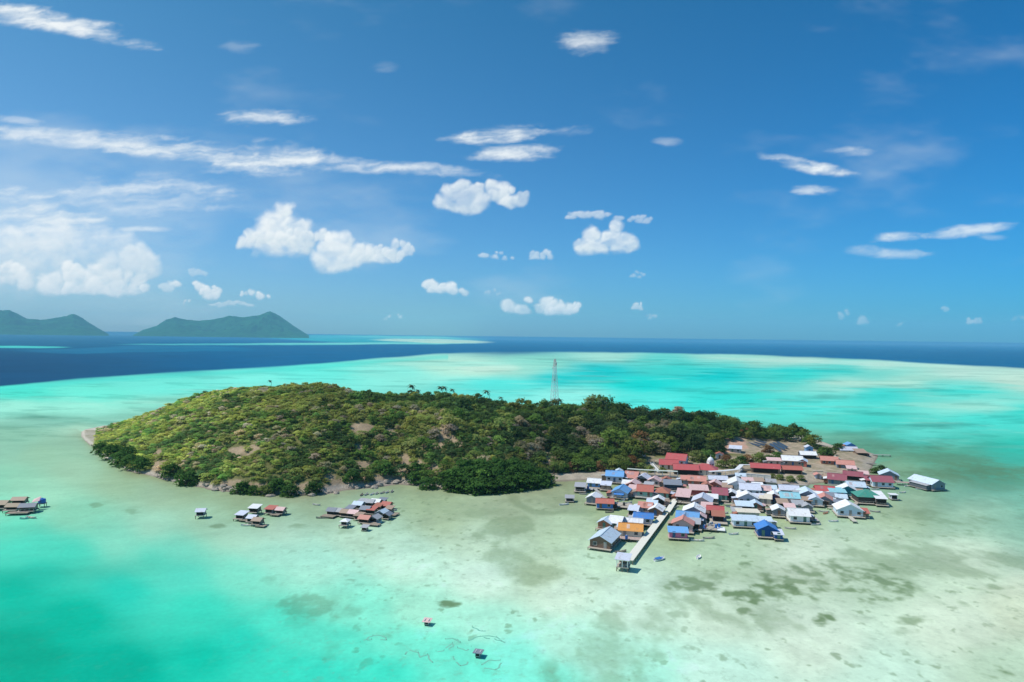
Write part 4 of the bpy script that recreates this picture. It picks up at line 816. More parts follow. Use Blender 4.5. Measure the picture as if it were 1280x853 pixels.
HS = [
 # west cluster beside the beach
 (768, 603, 8.6, 6.5, 3.6, -12, 'gablex', 'sky', 'lav', 'w', 'bright light blue roofed house with pale walls nearest the beach', {}),
 (773.5, 599, 3.0, 3.5, 4.6, -12, 'gable', 'pale', 'lav', 'w', 'narrow pale blue gabled hut at the right side of the bright light blue roof', {}),
 (742, 609, 6.2, 5.0, 2.5, -16, 'gablex', 'white', 'sky', 'w', 'white roofed hut with blue walls left of the pink roofs', dict(deck=2)),
 (725, 614, 4.6, 4.2, 2.3, -10, 'shed', 'grey', 'slate', 'w', 'low grey hut with a dark porch at the western end of the walkway', dict(openfront=True)),
 (740, 629, 5.2, 6.0, 2.4, -20, 'gable', 'white', 'slate', 'w', 'small white gabled hut left of the red roofed blue hut', {}),
 (756, 635.5, 7.2, 4.4, 2.6, -9, 'gablex', 'brick', 'blue', 'w', 'vivid blue walled hut with a red roof at the water edge', dict(deck=.6)),
 (774, 622, 7.2, 8.5, 2.6, -20, 'gable', 'sky', 'lav', 'w', 'long cornflower blue gabled roof in the western cluster', dict(extra=porch_roof('blue', 1.4, 4))),
 (757, 612, 4.4, 4.0, 2.3, -15, 'shed', 'lav', 'tan', 'w', 'small lavender shed behind the blue gabled roof', {}),
 (788, 603, 6.2, 8.0, 2.7, -20, 'gablex', 'salmon', 'cream', 'w', 'faded salmon roof next to the bright light blue roof', {}),
 (790, 612, 5.6, 6.5, 2.6, -20, 'gable', 'pink', 'brick', 'w', 'pale pink gabled roof in front of the faded salmon one', {}),
 (791, 617, 5.0, 4.4, 2.2, -24, 'shed', 'pink', 'brown', 'w', 'lowest pink lean-to roof right of the cornflower blue roof', dict(openfront=True)),
 (802, 604, 5.6, 6.0, 2.8, -24, 'gable', 'lav', 'slate', 'w', 'lavender white gable with a dark front behind the mint walled houses', dict(openfront=True)),
 (817, 607, 5.8, 5.0, 2.6, -22, 'gable', 'pink', 'pink', 'w', 'pink and white gabled hut right of the lavender white gable', {}),
 (806, 621, 7.0, 7.0, 2.9, -14, 'gablex', 'brick', 'mint', 'w', 'mint green walled house under a brick red roof', dict(deck=1.8)),
 (827, 622, 6.2, 6.8, 2.7, -18, 'hip', 'rust', 'mint', 'w', 'mint green walled house under a hipped rusty roof', dict(deck=1.0)),
 (841, 613, 8.0, 5.0, 3.0, -10, 'shed', 'slate', 'navy', 'w', 'dark navy fronted house with a flat grey roof above the pier head', dict(win=False)),
 (823, 631, 5.2, 4.2, 2.2, -16, 'gable', 'white', 'dark', 'w', 'small white roofed hut left of the pier near the rusty hipped roof', dict(openfront=True)),
 (853, 627, 5.6, 7.5, 2.4, -20, 'shed', 'pink', 'dark', 'w', 'open dark fronted hut with a dusty roof at the pier head', dict(openfront=True, deck=2.0)),
 # row along the left of the pier
 (806, 641, 5.4, 5.2, 2.6, -18, 'gablex', 'salmon', 'lav', 'w', 'salmon roofed hut behind the vivid blue roof by the pier', {}),
 (791, 644, 3.6, 4.0, 2.2, -18, 'shed', 'lav', 'navy', 'w', 'little dark blue walled shed left of the salmon roofed hut', dict(openfront=True)),
 (819, 645, 5.4, 6.0, 2.6, -22, 'gable', 'white', 'brown', 'w', 'white gabled hut with brown front touching the pier', {}),
 (804, 655, 7.2, 4.6, 2.7, -14, 'gablex', 'blue', 'lav', 'w', 'vivid blue roofed house left of the long pier', {}),
 (790, 659, 7.6, 3.2, 2.4, -14, 'gablex', 'white', 'lav', 'w', 'low white roof between the vivid blue and the orange roof', {}),
 (788, 671, 8.4, 5.6, 2.7, -12, 'gablex', 'orange', 'cream', 'w', 'house with a bright orange roof left of the pier', dict(deck=1.6)),
 (755, 661, 5.0, 5.0, 2.5, -24, 'gable', 'pale', 'rust', 'w', 'pale blue roof behind the large gabled house at the left', {}),
 (768, 661, 4.6, 6.0, 2.7, -24, 'gablex', 'white', 'lav', 'w', 'clean white roof behind the large gabled house', {}),
 (750, 685, 7.6, 10.5, 2.7, -24, 'gable', 'pale', 'brown', 'w', 'large pale blue gabled house with a dark brown front left of the pier', dict(deck=1.0)),
 # right of the pier
 (848, 672.5, 6.6, 3.6, 2.3, -9, 'shed', 'sky', 'magenta', 'w', 'magenta pink walled front house with a blue roof', dict(deck=.9)),
 (853, 664, 7.6, 5.0, 3.0, -18, 'gable', 'salmon', 'pink', 'w', 'salmon red gabled roof behind the magenta front house', {}),
 (859, 655.5, 8.4, 5.5, 3.0, -18, 'gablex', 'sky', 'slate', 'w', 'sky blue roofed house between the salmon roof and the white gable', {}),
 (867, 648, 8.4, 6.5, 3.0, -18, 'gable', 'white', 'slate', 'w', 'broad white gabled roof behind the sky blue roof', {}),
 (877, 635, 8.0, 8.0, 3.0, -20, 'gable', 'lav', 'pink', 'w', 'lavender white gabled roof behind the broad white one', {}),
 (894, 645, 6.4, 4.0, 2.8, -16, 'gablex', 'red', 'slate', 'w', 'red roof right of the broad white gabled roof', dict(openfront=True)),
 (898, 652, 4.4, 4.2, 2.4, -14, 'shed', 'rust', 'navy', 'w', 'dark open hut with a rusty roof below the red one', dict(openfront=True, deck=2.4)),
 (874, 620, 8.0, 5.2, 3.0, -10, 'shed', 'pink', 'red', 'w', 'bright red fronted house behind the lavender white gable', dict(win=False)),
 (871, 609, 8.4, 6.0, 2.8, -14, 'gablex', 'salmon', 'brick', 'l', 'salmon roofed house behind the bright red front', {}),
 (858, 606, 5.0, 4.4, 2.2, -14, 'shed', 'salmon', 'tan', 'l', 'low salmon shed left of the salmon roofed house', dict(openfront=True)),
 # centre
 (898, 605.5, 9.0, 4.6, 2.6, -8, 'gablex', 'lav', 'navy', 'l', 'long lavender grey roof with a dark band of windows below the covered walkway', dict(openfront=True)),
 (893, 612, 6.4, 5.0, 2.6, -22, 'gable', 'pink', 'brick', 'w', 'pale pink gable left of the maroon roof', {}),
 (900, 625, 6.4, 7.5, 2.8, -15, 'gablex', 'maroon', 'mint', 'w', 'maroon roofed house with a green front', dict(deck=1.4)),
 (915, 625, 5.6, 5.5, 2.7, -15, 'gable', 'white', 'dark', 'w', 'white gable with a dark open front right of the maroon roof', dict(openfront=True)),
 (921, 614, 8.0, 9.0, 3.4, -16, 'gable', 'white', 'white', 'w', 'tall bright white gabled house in the middle of the village', {}),
 (935, 606.5, 5.0, 3.5, 2.2, -12, 'shed', 'pink', 'salmon', 'l', 'little pink shed behind the lavender white roofs', {}),
 (938, 620, 9.0, 7.0, 3.4, -12, 'gablex', 'lav', 'pale', 'w', 'broad lavender white roof right of the tall white house', {}),
 (935, 630, 8.6, 5.2, 2.9, -12, 'gable', 'white', 'lav', 'w', 'wide white gable with lavender walls in the middle row', {}),
 (931, 639, 6.6, 4.2, 2.4, -10, 'shed', 'pale', 'slate', 'w', 'low house with dark teal windows in front of the wide white gable', dict(openfront=True)),
 (945, 637.5, 4.8, 4.6, 2.3, -14, 'gable', 'pale', 'rust', 'w', 'small pale blue gable with a dark red base', {}),
 (955, 619, 6.2, 5.0, 2.7, -12, 'gablex', 'pink', 'aqua', 'w', 'dusty pink roof with pale aqua walls', {}),
 (963, 617, 5.4, 4.4, 2.5, -12, 'gablex', 'pale', 'aqua', 'w', 'pale aqua roof right of the dusty pink one', {}),
 (957, 630, 4.6, 4.4, 2.6, -20, 'shed', 'cream', 'cream', 'w', 'cream roofed hut above the turquoise boat', {}),
 (968, 627, 5.2, 5.5, 2.6, -18, 'gable', 'white', 'maroon', 'w', 'white gable with dark maroon walls', {}),
 (936, 650, 8.4, 5.0, 3.2, -8, 'flat', 'cream', 'cream', 'w', 'cream flat roofed hall behind the long pale blue roof', dict(deck=.4)),
 (932, 658, 9.4, 4.2, 2.4, -8, 'shed', 'pale', 'pale', 'w', 'long pale blue roofed hall with a row of windows', dict(deck=.8)),
 (957, 658, 5.0, 3.2, 2.3, -8, 'shed', 'pale', 'white', 'w', 'right end of the long pale blue hall behind the blue house', dict(deck=.4)),
 (960, 671, 7.0, 6.0, 2.9, -10, 'gable', 'blue', 'deep', 'w', 'deep blue house with a blue gabled roof standing out over the water', dict(deck=1.0)),
 (973.5, 674, 2.8, 3.4, 1.9, -10, 'shed', 'lav', 'deep', 'w', 'small deep blue annex at the right corner of the deep blue house', dict(deck=.5)),
 (974, 645, 5.0, 5.4, 2.5, -14, 'gable', 'white', 'slate', 'w', 'white gabled grey hut left of the white house with dark windows', {}),
 (1000, 652.5, 7.6, 6.5, 2.9, -10, 'gablex', 'white', 'white', 'w', 'white house with a row of dark windows at the front of the village', dict(deck=.8)),
 (987, 619, 8.6, 5.4, 2.8, -12, 'gablex', 'lav', 'slate', 'w', 'long lavender blue roof at the back of the right rows', {}),
 (988, 629, 8.0, 6.0, 2.7, -10, 'gablex', 'aqua', 'pink', 'w', 'pale cyan roof in the right middle row', {}),
 (979, 635, 4.0, 4.0, 2.2, -12, 'shed', 'tan', 'beige', 'w', 'beige shack below the pale cyan roof', dict(openfront=True)),
 (999, 637, 4.4, 4.0, 2.2, -12, 'shed', 'grey', 'mint', 'w', 'grey green shack right of the beige one', {}),
 (1010, 626, 8.0, 8.0, 2.9, -16, 'gable', 'pale', 'slate', 'w', 'pale white blue gabled roof right of the long lavender blue one', {}),
 (1020, 631.5, 5.6, 5.4, 2.6, -18, 'gable', 'lav', 'pale', 'w', 'lavender gable in front of the coral roof', {}),
 (1008, 631, 4.2, 3.4, 2.1, -14, 'shed', 'tan', 'brown', 'w', 'brown lean-to between the two pale gables', dict(openfront=True)),
 (1032, 619.5, 8.2, 5.5, 2.6, -14, 'gablex', 'red', 'brick', 'w', 'brick red roof at the back of the right rows', {}),
 (1031, 631, 6.4, 6.5, 2.5, -22, 'gable', 'salmon', 'slate', 'w', 'coral pink gabled roof in front of the brick red one', {}),
 (1048, 622, 6.6, 4.6, 2.7, -12, 'shed', 'aqua', 'sky', 'w', 'cyan walled house right of the brick red roof', {}),
 (1060, 620, 8.4, 6.0, 2.9, -18, 'gable', 'white', 'teal', 'w', 'white gable with dark teal walls left of the green roof', {}),
 (1071, 615, 8.0, 6.0, 2.9, -14, 'gablex', 'pale', 'teal', 'w', 'pale roof tucked behind the green roof', {}),
 (1051, 634, 5.0, 4.0, 2.2, -14, 'flat', 'slate', 'slate', 'w', 'dark grey shed behind the white boat shaped roof', {}),
 (1088, 629, 10.5, 8.0, 3.2, -10, 'hip', 'green', 'dark', 'w', 'big green roofed house with dark walls', dict(deck=1.2, win=False)),
 (1102, 631, 4.2, 7.0, 3.0, -10, 'shed', 'white', 'dark', 'w', 'white roofed annex at the right side of the big green roof', dict(openfront=True)),
 (1063, 645, 10.0, 7.5, 2.7, -14, 'gable', 'white', 'pale', 'w', 'wide white gable with pale blue front at the right water edge', dict(deck=1.2)),
 (1081, 646, 3.2, 4.0, 1.7, -14, 'shed', 'brick', 'wood', 'w', 'tiny orange red hut at the right corner of the wide white gable', dict(deck=.4)),
 (1046, 608, 8.4, 7.5, 2.8, -26, 'gablex', 'maroon', 'slate', 'l', 'maroon roof at the left of the eastern back row', {}),
 (1066, 603, 9.0, 6.0, 2.7, -26, 'gablex', 'maroon', 'brown', 'l', 'second maroon roof farther along the eastern back row', dict(openfront=True)),
 (1104, 609, 9.6, 7.5, 3.0, -12, 'gablex', 'maroon', 'pale', 'w', 'maroon roofed house with white blue walls at the eastern end', dict(deck=1.0)),
 (1090, 606, 5.0, 5.0, 2.4, -12, 'shed', 'maroon', 'brown', 'w', 'dark maroon lean-to left of the eastern maroon house', dict(openfront=True)),
 (1112, 600, 9.0, 6.5, 2.8, -22, 'gable', 'pale', 'slate', 'w', 'pale blue roof behind the eastern maroon house', {}),
 (1173, 612, 8.2, 12.0, 3.0, 14, 'gable', 'pale', 'slate', 'w', 'pale blue hall alone at the far right end of the footbridge', dict(deck=.8)),
 # on land
 (836, 587, 10, 7, 3.0, -12, 'gablex', 'red', 'cream', 'l', 'left red roofed school wing', {}),
 (844, 582, 11, 9, 3.6, -24, 'gablex', 'red', 'lav', 'l', 'upper red roofed school wing behind the left one', {}),
 (858, 594, 13, 7, 3.2, -8, 'gablex', 'red', 'dark', 'l', 'middle red roofed school wing with dark openings along its front', dict(openfront=True)),
 (880, 594, 13, 8, 3.2, -20, 'hip', 'red', 'cream', 'l', 'right red roofed school wing below the white dome', {}),
 (957, 592, 15, 6, 3.2, -14, 'gablex', 'red', 'wood', 'l', 'long low red roofed house below the salmon terrace', dict(openfront=True)),
 (968, 582, 7, 4, 3.0, -12, 'shed', 'pink', 'beige', 'l', 'pinkish annex behind the long red roof', {}),
 (899.5, 574, 4.2, 4.5, 3.2, -14, 'gable', 'brick', 'white', 'l', 'tiny white house with a brick roof under the trees above the dome', {}),
 (919, 566, 7, 5, 2.6, -20, 'shed', 'lav', 'grey', 'l', 'grey shed on the salmon terrace', {}),
 (991, 583, 11, 7, 3.6, -14, 'gablex', 'white', 'tan', 'l', 'white roofed hall with tan walls on the yellow yard', {}),
 (1003, 584, 4.6, 6, 3.4, -24, 'gable', 'pale', 'brick', 'l', 'pale gable with orange walls at the right end of the white hall', {}),
 (991, 593, 10, 5, 2.8, -10, 'gablex', 'brick', 'brown', 'l', 'orange red roof in front of the white hall', dict(openfront=True)),
 (1011, 574, 9, 5.5, 2.8, -8, 'gablex', 'white', 'navy', 'l', 'white roofed house behind the yellow yard', dict(openfront=True)),
 (1012, 566, 4.2, 4, 3.6, -10, 'gable', 'lav', 'sky', 'l', 'small pale blue hut behind the white roofed house', {}),
 (1037, 581, 9, 6, 2.7, -18, 'gablex', 'salmon', 'rust', 'l', 'left orange pink roof on the yellow yard', {}),
 (1057, 586, 9, 6, 2.6, -18, 'gablex', 'salmon', 'slate', 'l', 'right orange pink roof on the yellow yard', {}),
 (1065, 591, 4.4, 4, 2.2, -18, 'shed', 'pink', 'beige', 'l', 'small pale hut right of the orange pink roofs', {}),
 (1023, 599, 3.2, 3, 2.2, -12, 'gable', 'salmon', 'lav', 'l', 'tiny salmon hut alone on the yellow yard', {}),
 (1062, 568, 11, 6, 3.0, -6, 'gablex', 'lav', 'pale', 'w', 'pale grey hall at the far back shore', {}),
 (1064, 563, 5.5, 5, 3.8, -6, 'gable', 'sky', 'blue', 'w', 'bright blue hut at the far back shore', {}),
 (1078, 572, 6, 6, 3.2, -6, 'shed', 'tan', 'brown', 'w', 'dark brown hut with tan roof at the far back shore', dict(openfront=True)),
]
HS += [
 (783, 610, 4.2, 4.4, 2.4, -22, 'gablex', 'white', 'grey', 'w', 'little white roof squeezed between the cornflower blue and the pale pink roofs', {}),
 (810, 612, 3.8, 3.6, 2.3, -20, 'shed', 'grey', 'brown', 'w', 'small grey lean-to behind the mint walled brick roof', dict(openfront=True)),
 (833, 607, 4.0, 3.6, 2.3, -16, 'gable', 'rust', 'tan', 'l', 'small rusty gable behind the dark navy fronted house', {}),
 (814, 636, 4.0, 3.6, 2.1, -18, 'shed', 'pale', 'slate', 'w', 'small pale lean-to behind the white gabled hut by the pier', {}),
 (797, 651, 3.4, 3.4, 2.2, -16, 'gable', 'lav', 'brown', 'w', 'tiny lavender gable behind the vivid blue roof by the pier', {}),
 (780, 659, 3.4, 3.0, 2.0, -14, 'shed', 'rust', 'brown', 'w', 'tiny rusty shed at the left of the low white roof', dict(openfront=True)),
 (778, 666, 3.6, 3.4, 2.2, -18, 'gablex', 'pale', 'tan', 'w', 'pale little roof touching the left side of the orange one', {}),
 (868, 661, 3.8, 4.0, 2.2, -16, 'shed', 'grey', 'rust', 'w', 'grey lean-to at the right of the salmon red gable', dict(openfront=True)),
 (876, 653, 3.6, 4.0, 2.3, -16, 'gable', 'pink', 'slate', 'w', 'small dusty pink gable right of the sky blue roof', {}),
 (883, 641, 4.0, 4.4, 2.4, -18, 'shed', 'pink', 'brick', 'w', 'narrow pinkish strip roof left of the plain red roof', {}),
 (890, 628, 4.4, 4.2, 2.3, -16, 'gablex', 'white', 'brown', 'w', 'low white roof behind the plain red roof', dict(openfront=True)),
 (884, 613, 4.6, 4.4, 2.4, -16, 'gable', 'rust', 'brown', 'w', 'rusty gable right of the bright red front', {}),
 (909, 615, 4.0, 4.4, 2.4, -16, 'shed', 'tan', 'grey', 'w', 'tan lean-to behind the maroon roof', {}),
 (926, 625, 4.4, 4.4, 2.5, -14, 'gable', 'white', 'rust', 'w', 'small white gable with a rusty wall in the middle row', {}),
 (948, 628, 4.2, 4.4, 2.4, -14, 'gablex', 'lav', 'slate', 'w', 'small lavender roof right of the wide white gable with lavender walls', {}),
 (922, 645, 3.8, 3.4, 2.0, -10, 'shed', 'grey', 'brown', 'w', 'grey shack left behind the cream flat roofed hall', dict(openfront=True)),
 (948, 614, 4.4, 4.4, 2.4, -12, 'shed', 'white', 'aqua', 'w', 'white lean-to right of the broad lavender white roof', {}),
 (975, 624, 4.2, 4.2, 2.4, -14, 'gable', 'white', 'slate', 'w', 'white gable left above the pale cyan roof', {}),
 (999, 624, 4.4, 4.4, 2.4, -14, 'gablex', 'grey', 'brown', 'w', 'grey roof between the pale cyan and the pale white blue roofs', {}),
 (988, 640, 3.8, 3.6, 2.0, -12, 'shed', 'pink', 'wood', 'w', 'dusty pink shack in front of the beige one', dict(openfront=True)),
 (1010, 639, 4.0, 3.8, 2.1, -12, 'gable', 'grey', 'slate', 'w', 'grey gable right of the grey green shack', {}),
 (1022, 624, 4.0, 4.0, 2.3, -16, 'gablex', 'white', 'brick', 'w', 'small white roof left of the coral gable', {}),
 (1040, 627, 4.2, 4.2, 2.3, -18, 'shed', 'slate', 'teal', 'w', 'slate lean-to between the coral gable and the cyan walled house', {}),
 (1052, 628, 4.4, 4.0, 2.3, -16, 'gablex', 'pale', 'brown', 'w', 'pale roof in front of the cyan walled house', dict(openfront=True)),
 (1075, 622, 4.0, 4.0, 2.3, -14, 'shed', 'tan', 'dark', 'w', 'tan lean-to at the left edge of the big green roof', dict(openfront=True)),
 (1036, 603, 4.2, 4.2, 2.3, -20, 'gablex', 'tan', 'beige', 'l', 'tan hut left behind the maroon roofs', {}),
 (1080, 600, 4.2, 4.0, 2.3, -20, 'shed', 'pink', 'tan', 'l', 'faded pink shed right of the second maroon roof', {}),
 (1046, 578, 4.0, 4.0, 2.2, -16, 'gable', 'cream', 'beige', 'l', 'cream hut behind the orange pink roofs', {}),
 (926, 600, 4.6, 3.6, 2.2, -12, 'gablex', 'pale', 'grey', 'l', 'pale roof at the left foot of the cream wall', {}),
 (948, 607, 5.0, 3.8, 2.2, -12, 'shed', 'tan', 'brown', 'l', 'tan shed in front of the cream wall', dict(openfront=True)),
 (964, 609, 4.4, 3.6, 2.2, -12, 'gablex', 'grey', 'beige', 'l', 'grey hut right in front of the cream wall', {}),
]
for h_ in HS:
    kw = dict(h_[-1]); house(*h_[:-1], group=VG if h_[9] == 'w' else 'houses on the island ground', **kw)

# ------------------------------------------------------------------ pier, walkways, platforms
def ground_z(x, y): return float(terrain(x, y))
def upt(px, py, z): return Vector(unproj(px, py, z))
def strip(name, pts, w, th, mat, parent):
    """a level or sloping deck along a line of points"""
    b = MB(); P = [Vector(p) for p in pts]; L, Rr = [], []
    for i, p in enumerate(P):
        d = (P[min(i + 1, len(P) - 1)] - P[max(i - 1, 0)]); d.z = 0; d.normalize(); n_ = Vector((-d.y, d.x, 0)) * w / 2
        L.append(p + n_); Rr.append(p - n_)
    for i in range(len(P) - 1): b.slab([Rr[i], Rr[i + 1], L[i + 1], L[i]], th)
    return b.build(name, mat, parent)
def along(P, step):
    out = []
    for a, b_ in zip(P[:-1], P[1:]):
        n_ = max(1, int((b_ - a).length / step))
        out += [(a.lerp(b_, k / n_), (b_ - a).normalized()) for k in range(n_)]
    return out + [(P[-1], (P[-1] - P[-2]).normalized())]
def walkway(pxs, z, w, mat, label, name='walkway', cat='walkway', step=3.2, group=None, rail=False):
    P = [upt(x, y, z) for x, y in pxs]; o = P[0].copy()
    t_ = empty(name, tuple(o), 0, label, cat, group); Q = [p - o for p in P]
    strip('deck', Q, w, .18, mat, t_)
    for k, (p, d) in enumerate(along(Q, step)):
        n_ = Vector((-d.y, d.x, 0)).normalized() * (w / 2 - .12)
        for s_ in (-1, 1): link('post', stilt_mesh(z + .4), None, t_, tuple(p + n_ * s_ + Vector((0, 0, -.19))))
    if rail:
        for s_ in (-1, 1):
            b = MB()
            for a, c in zip(Q[:-1], Q[1:]):
                d = (c - a).normalized(); n_ = Vector((-d.y, d.x, 0)) * (w / 2 - .06) * s_; b.bar(a + n_ + Vector((0, 0, .9)), c + n_ + Vector((0, 0, .9)), .04, 4)
            for p, d in along(Q, 2.4):
                n_ = Vector((-d.y, d.x, 0)).normalized() * (w / 2 - .06) * s_; b.bar(p + n_ - Vector((0, 0, .02)), p + n_ + Vector((0, 0, .9)), .035, 4)
            b.build('railing', TRIM, t_)
    return t_
CONC = paint((.72, .68, .58), .85, .14, 1.2, 'pale_concrete'); GREYC = paint((.40, .38, .35), .9, .2, 1.2, 'grey_boards')
walkway([(786, 700), (831, 641)], 1.3, 2.5, CONC, 'long straight cream pier running out in front of the village', 'pier', 'pier')
walkway([(834, 640), (849, 617)], 1.3, 2.1, CONC, 'shorter inner stretch of cream pier leading to the pier head', 'pier', 'pier')
walkway([(787, 619.5), (812, 622.5), (838, 626)], .9, 1.7, GREYC, 'grey walkway on posts in front of the mint walled houses')
walkway([(744, 611), (757, 624)], .9, 1.3, GREYC, 'narrow slanting walkway left of the cornflower blue roof')
walkway([(1058, 643), (1062, 645.5), (1069, 652)], .8, 1.5, paint((.50, .46, .38), .9, .2, 1, 'ramp'), 'short sloping ramp in front of the wide white gable')
walkway([(1120, 602.5), (1140, 603.5), (1161, 605)], 1.3, 3.0, paint((.42, .33, .28), .9, .25, 1, 'brown_boards'), 'brown footbridge leading to the far right pale blue hall', 'footbridge', 'footbridge')
walkway([(1084, 568), (1113, 569)], 1.0, 1.4, GREYC, 'thin dark jetty at the far back shore', 'jetty', 'jetty')
walkway([(976, 639), (992, 643)], .9, 1.4, GREYC, 'short walkway left of the white house with dark windows')
def platform(px, py, W_, D_, rot, z, mat, label, clutter=0):
    p = upt(px, py, z); a = R(rot); t_ = empty('platform', (p.x - math.sin(a) * D_ / 2, p.y + math.cos(a) * D_ / 2, z), a, label, 'platform', 'open platforms of the village')
    MB().box((0, 0, -.08), (W_, D_, .16)).build('deck', mat, t_)
    stilts(t_, W_, D_, z, max(2, int(W_ / 2.4)), max(2, int(D_ / 2.6)), -.16)
    return t_
WHT = paint((.74, .73, .70), .8, .12, 1.5, 'white_boards')
platform(775, 634, 6.6, 7.5, -22, .9, PLANK, 'beige open deck right of the vivid blue walled hut')
platform(884, 662, 6.4, 8.0, -16, .9, PLANK, 'beige open deck right of the salmon and blue roofs')
platform(897, 663, 5.0, 4.5, -14, .8, WHT, 'white open deck in front of the rusty roofed open hut')
platform(1018, 651, 3.6, 4.5, -10, .8, GREYC, 'grey deck right of the white house with dark windows')
platform(788, 674.5, 8.0, 3.0, -12, .9, paint((.46, .34, .30), .9, .25, 1.5, 'red_brown_boards'), 'reddish deck in front of the orange roofed house')
platform(735, 612, 4.0, 3.2, -14, .9, GREYC, 'small grey deck between the two western huts')
platform(985, 638, 6.0, 3.5, -12, .8, PLANK, 'plank deck in front of the beige shack')
platform(845, 628, 3.4, 5.0, -22, 1.0, PLANK, 'plank landing beside the pier head hut')
BAMB = paint((.30, .24, .18), .95, .3, 1.5, 'bamboo')
platform(408, 646, 5.0, 3.0, -16, .7, BAMB, 'ragged bamboo platform at the left end of the crowded raft huts'); platform(462, 656, 6.0, 2.6, -16, .7, BAMB, 'ragged bamboo platform along the front of the crowded raft huts'); platform(488, 644, 3.6, 4.0, -16, .7, BAMB, 'ragged bamboo platform at the right end of the crowded raft huts')
platform(305, 651, 4.0, 2.6, -12, .7, BAMB, 'bamboo platform left of the two joined huts'); platform(342, 644, 3.4, 2.4, -12, .7, BAMB, 'bamboo platform between the paired huts'); platform(20, 642, 7.0, 3.0, 10, .8, BAMB, 'bamboo platform in front of the thatched shed at the left edge'); platform(324, 658, 3.4, 2.2, -12, .6, BAMB, 'bamboo platform right in front of the two joined huts')
# pier end shelter
def shelter(px, py, W_, D_, rot, z, H, col, label, name='shelter', cat='shelter', roof='shed'):
    p = upt(px, py, z); a = R(rot); t_ = empty(name, (p.x - math.sin(a) * D_ / 2, p.y + math.cos(a) * D_ / 2, z), a, label, cat)
    MB().box((0, 0, -.09), (W_, D_, .18)).build('deck', PLANK, t_); stilts(t_, W_, D_, z, 3, 3, -.18)
    for sx_ in (-1, 0, 1):
        for sy_ in (-1, 1): link('post', MB().box((0, 0, H / 2), (.22, .22, H)).mesh('post'), WHT, t_, (sx_ * (W_ / 2 - .25), sy_ * (D_ / 2 - .25), 0))
    roof_mb(W_, D_, H + .1, roof, o=.35).build('roof', paint(RC[col], .55, .14, .9, 'sheet', .35), t_)
    MB().box((0, D_ / 2 - .4, .42), (W_ - .8, .08, .7)).build('back_rail', WOODM, t_)
    for s_ in (-1, 1): MB().box((s_ * (W_ / 2 - .7), 0, .4), (.5, D_ - 1.2, .1)).build('bench', PLANK, t_)
    return t_
shelter(777.5, 709.5, 3.5, 3.6, -20, 1.3, 2.1, 'lav', 'pale blue grey roofed shelter on white posts at the outer end of the pier', 'pier_shelter', 'shelter')
# covered walkways on land
def covered(pxs, label, roofm, w=2.2, h=2.3, lift=.6):
    P = []
    for x, y in pxs:
        q = ground_hit(x, y); P.append(Vector((q[0], q[1], max(q[2], .6) + lift)))
    o = P[0].copy(); t_ = empty('covered_walkway', tuple(o), 0, label, 'walkway'); Q = [p - o for p in P]
    strip('deck', Q, w - .3, .15, GREYC, t_); strip('roof', [q + Vector((0, 0, h)) for q in Q], w, .1, roofm, t_)
    for p, d in along(Q, 3.4):
        n_ = Vector((-d.y, d.x, 0)).normalized() * (w / 2 - .2)
        for s_ in (-1, 1): link('post', MB().box((0, 0, (h - .12 - lift) / 2 - .3), (.14, .14, h + .5)).mesh('post'), TRIM, t_, tuple(p + n_ * s_))
covered([(784, 594), (800, 595), (847, 597.5)], 'long low covered walkway with a pale green grey roof behind the beach', paint((.50, .54, .47), .7, .15, 1, 'pale_sheet'))
covered([(886, 597.5), (905, 596.5), (921, 594.5), (927, 588.5), (945, 589), (968, 592)], 'bent covered walkway with a white roof below the long red roof', paint((.70, .70, .70), .7, .1, 1, 'white_sheet'))
def stairway(a, b_, label):
    P = []
    for x, y in (a, b_):
        q = ground_hit(x, y); P.append(Vector((q[0], q[1], max(q[2], .6) + .5)))
    o = P[0].copy(); t_ = empty('stairway', tuple(o), 0, label, 'stairs', None); d = P[1] - P[0]; n_ = 26; f = Vector((-d.y, d.x, 0)).normalized(); rz = math.atan2(d.y, d.x); L = math.hypot(d.x, d.y)
    b = MB()
    for k in range(n_): p = d * ((k + .5) / n_); b.box((p.x, p.y, p.z), (L / n_ * .98, 1.7, .3), rz)
    b.build('steps', paint((.66, .66, .62), .8, .1, 1, 'stair_concrete'), t_)
    for s_ in (-1, 1):
        r_ = MB(); off = f * .8 * s_; r_.slab([off + Vector((0, 0, .9)) - f * .06, d + off + Vector((0, 0, .9)) - f * .06, d + off + Vector((0, 0, .9)) + f * .06, off + Vector((0, 0, .9)) + f * .06], .08)
        for k in range(7): p = d * (k / 6) + off; r_.bar(p, p + Vector((0, 0, .85)), .05, 4)
        r_.build('handrail', TRIM, t_)
stairway((824, 592), (813.5, 580), 'lower white stairway running down to the covered walkway')
stairway((805, 572), (795, 564), 'upper white stairway half hidden in the trees')
# white dome behind the school
def lathe(prof, n=14):
    b = MB(); vs = [(r * math.cos(2 * math.pi * k / n), r * math.sin(2 * math.pi * k / n), z) for r, z in prof for k in range(n)]
    fs = [(i * n + k, i * n + (k + 1) % n, (i + 1) * n + (k + 1) % n, (i + 1) * n + k) for i in range(len(prof) - 1) for k in range(n)]
    return b.add(vs, fs)
p = Vector(ground_hit(888, 589)); t_ = empty('dome_tower', tuple(p), .2, 'small white domed tower behind the right red school roof', 'tower')
MB().box((0, 0, 2.2), (2.6, 2.6, 4.8)).build('wall', WHT, t_); d_ = lathe([(1.5, 4.6), (1.55, 5.0), (1.45, 5.5), (1.05, 6.1), (.5, 6.5), (.1, 6.7), (.06, 7.6), (.001, 7.7)]).build('dome', paint((.8, .8, .78), .5, .05, 1, 'white_dome'), t_)
for s_ in (-1, 1): MB().box((s_ * .55, -1.31, 2.9), (.6, .06, 1.4)).build('window', GLASS, t_)
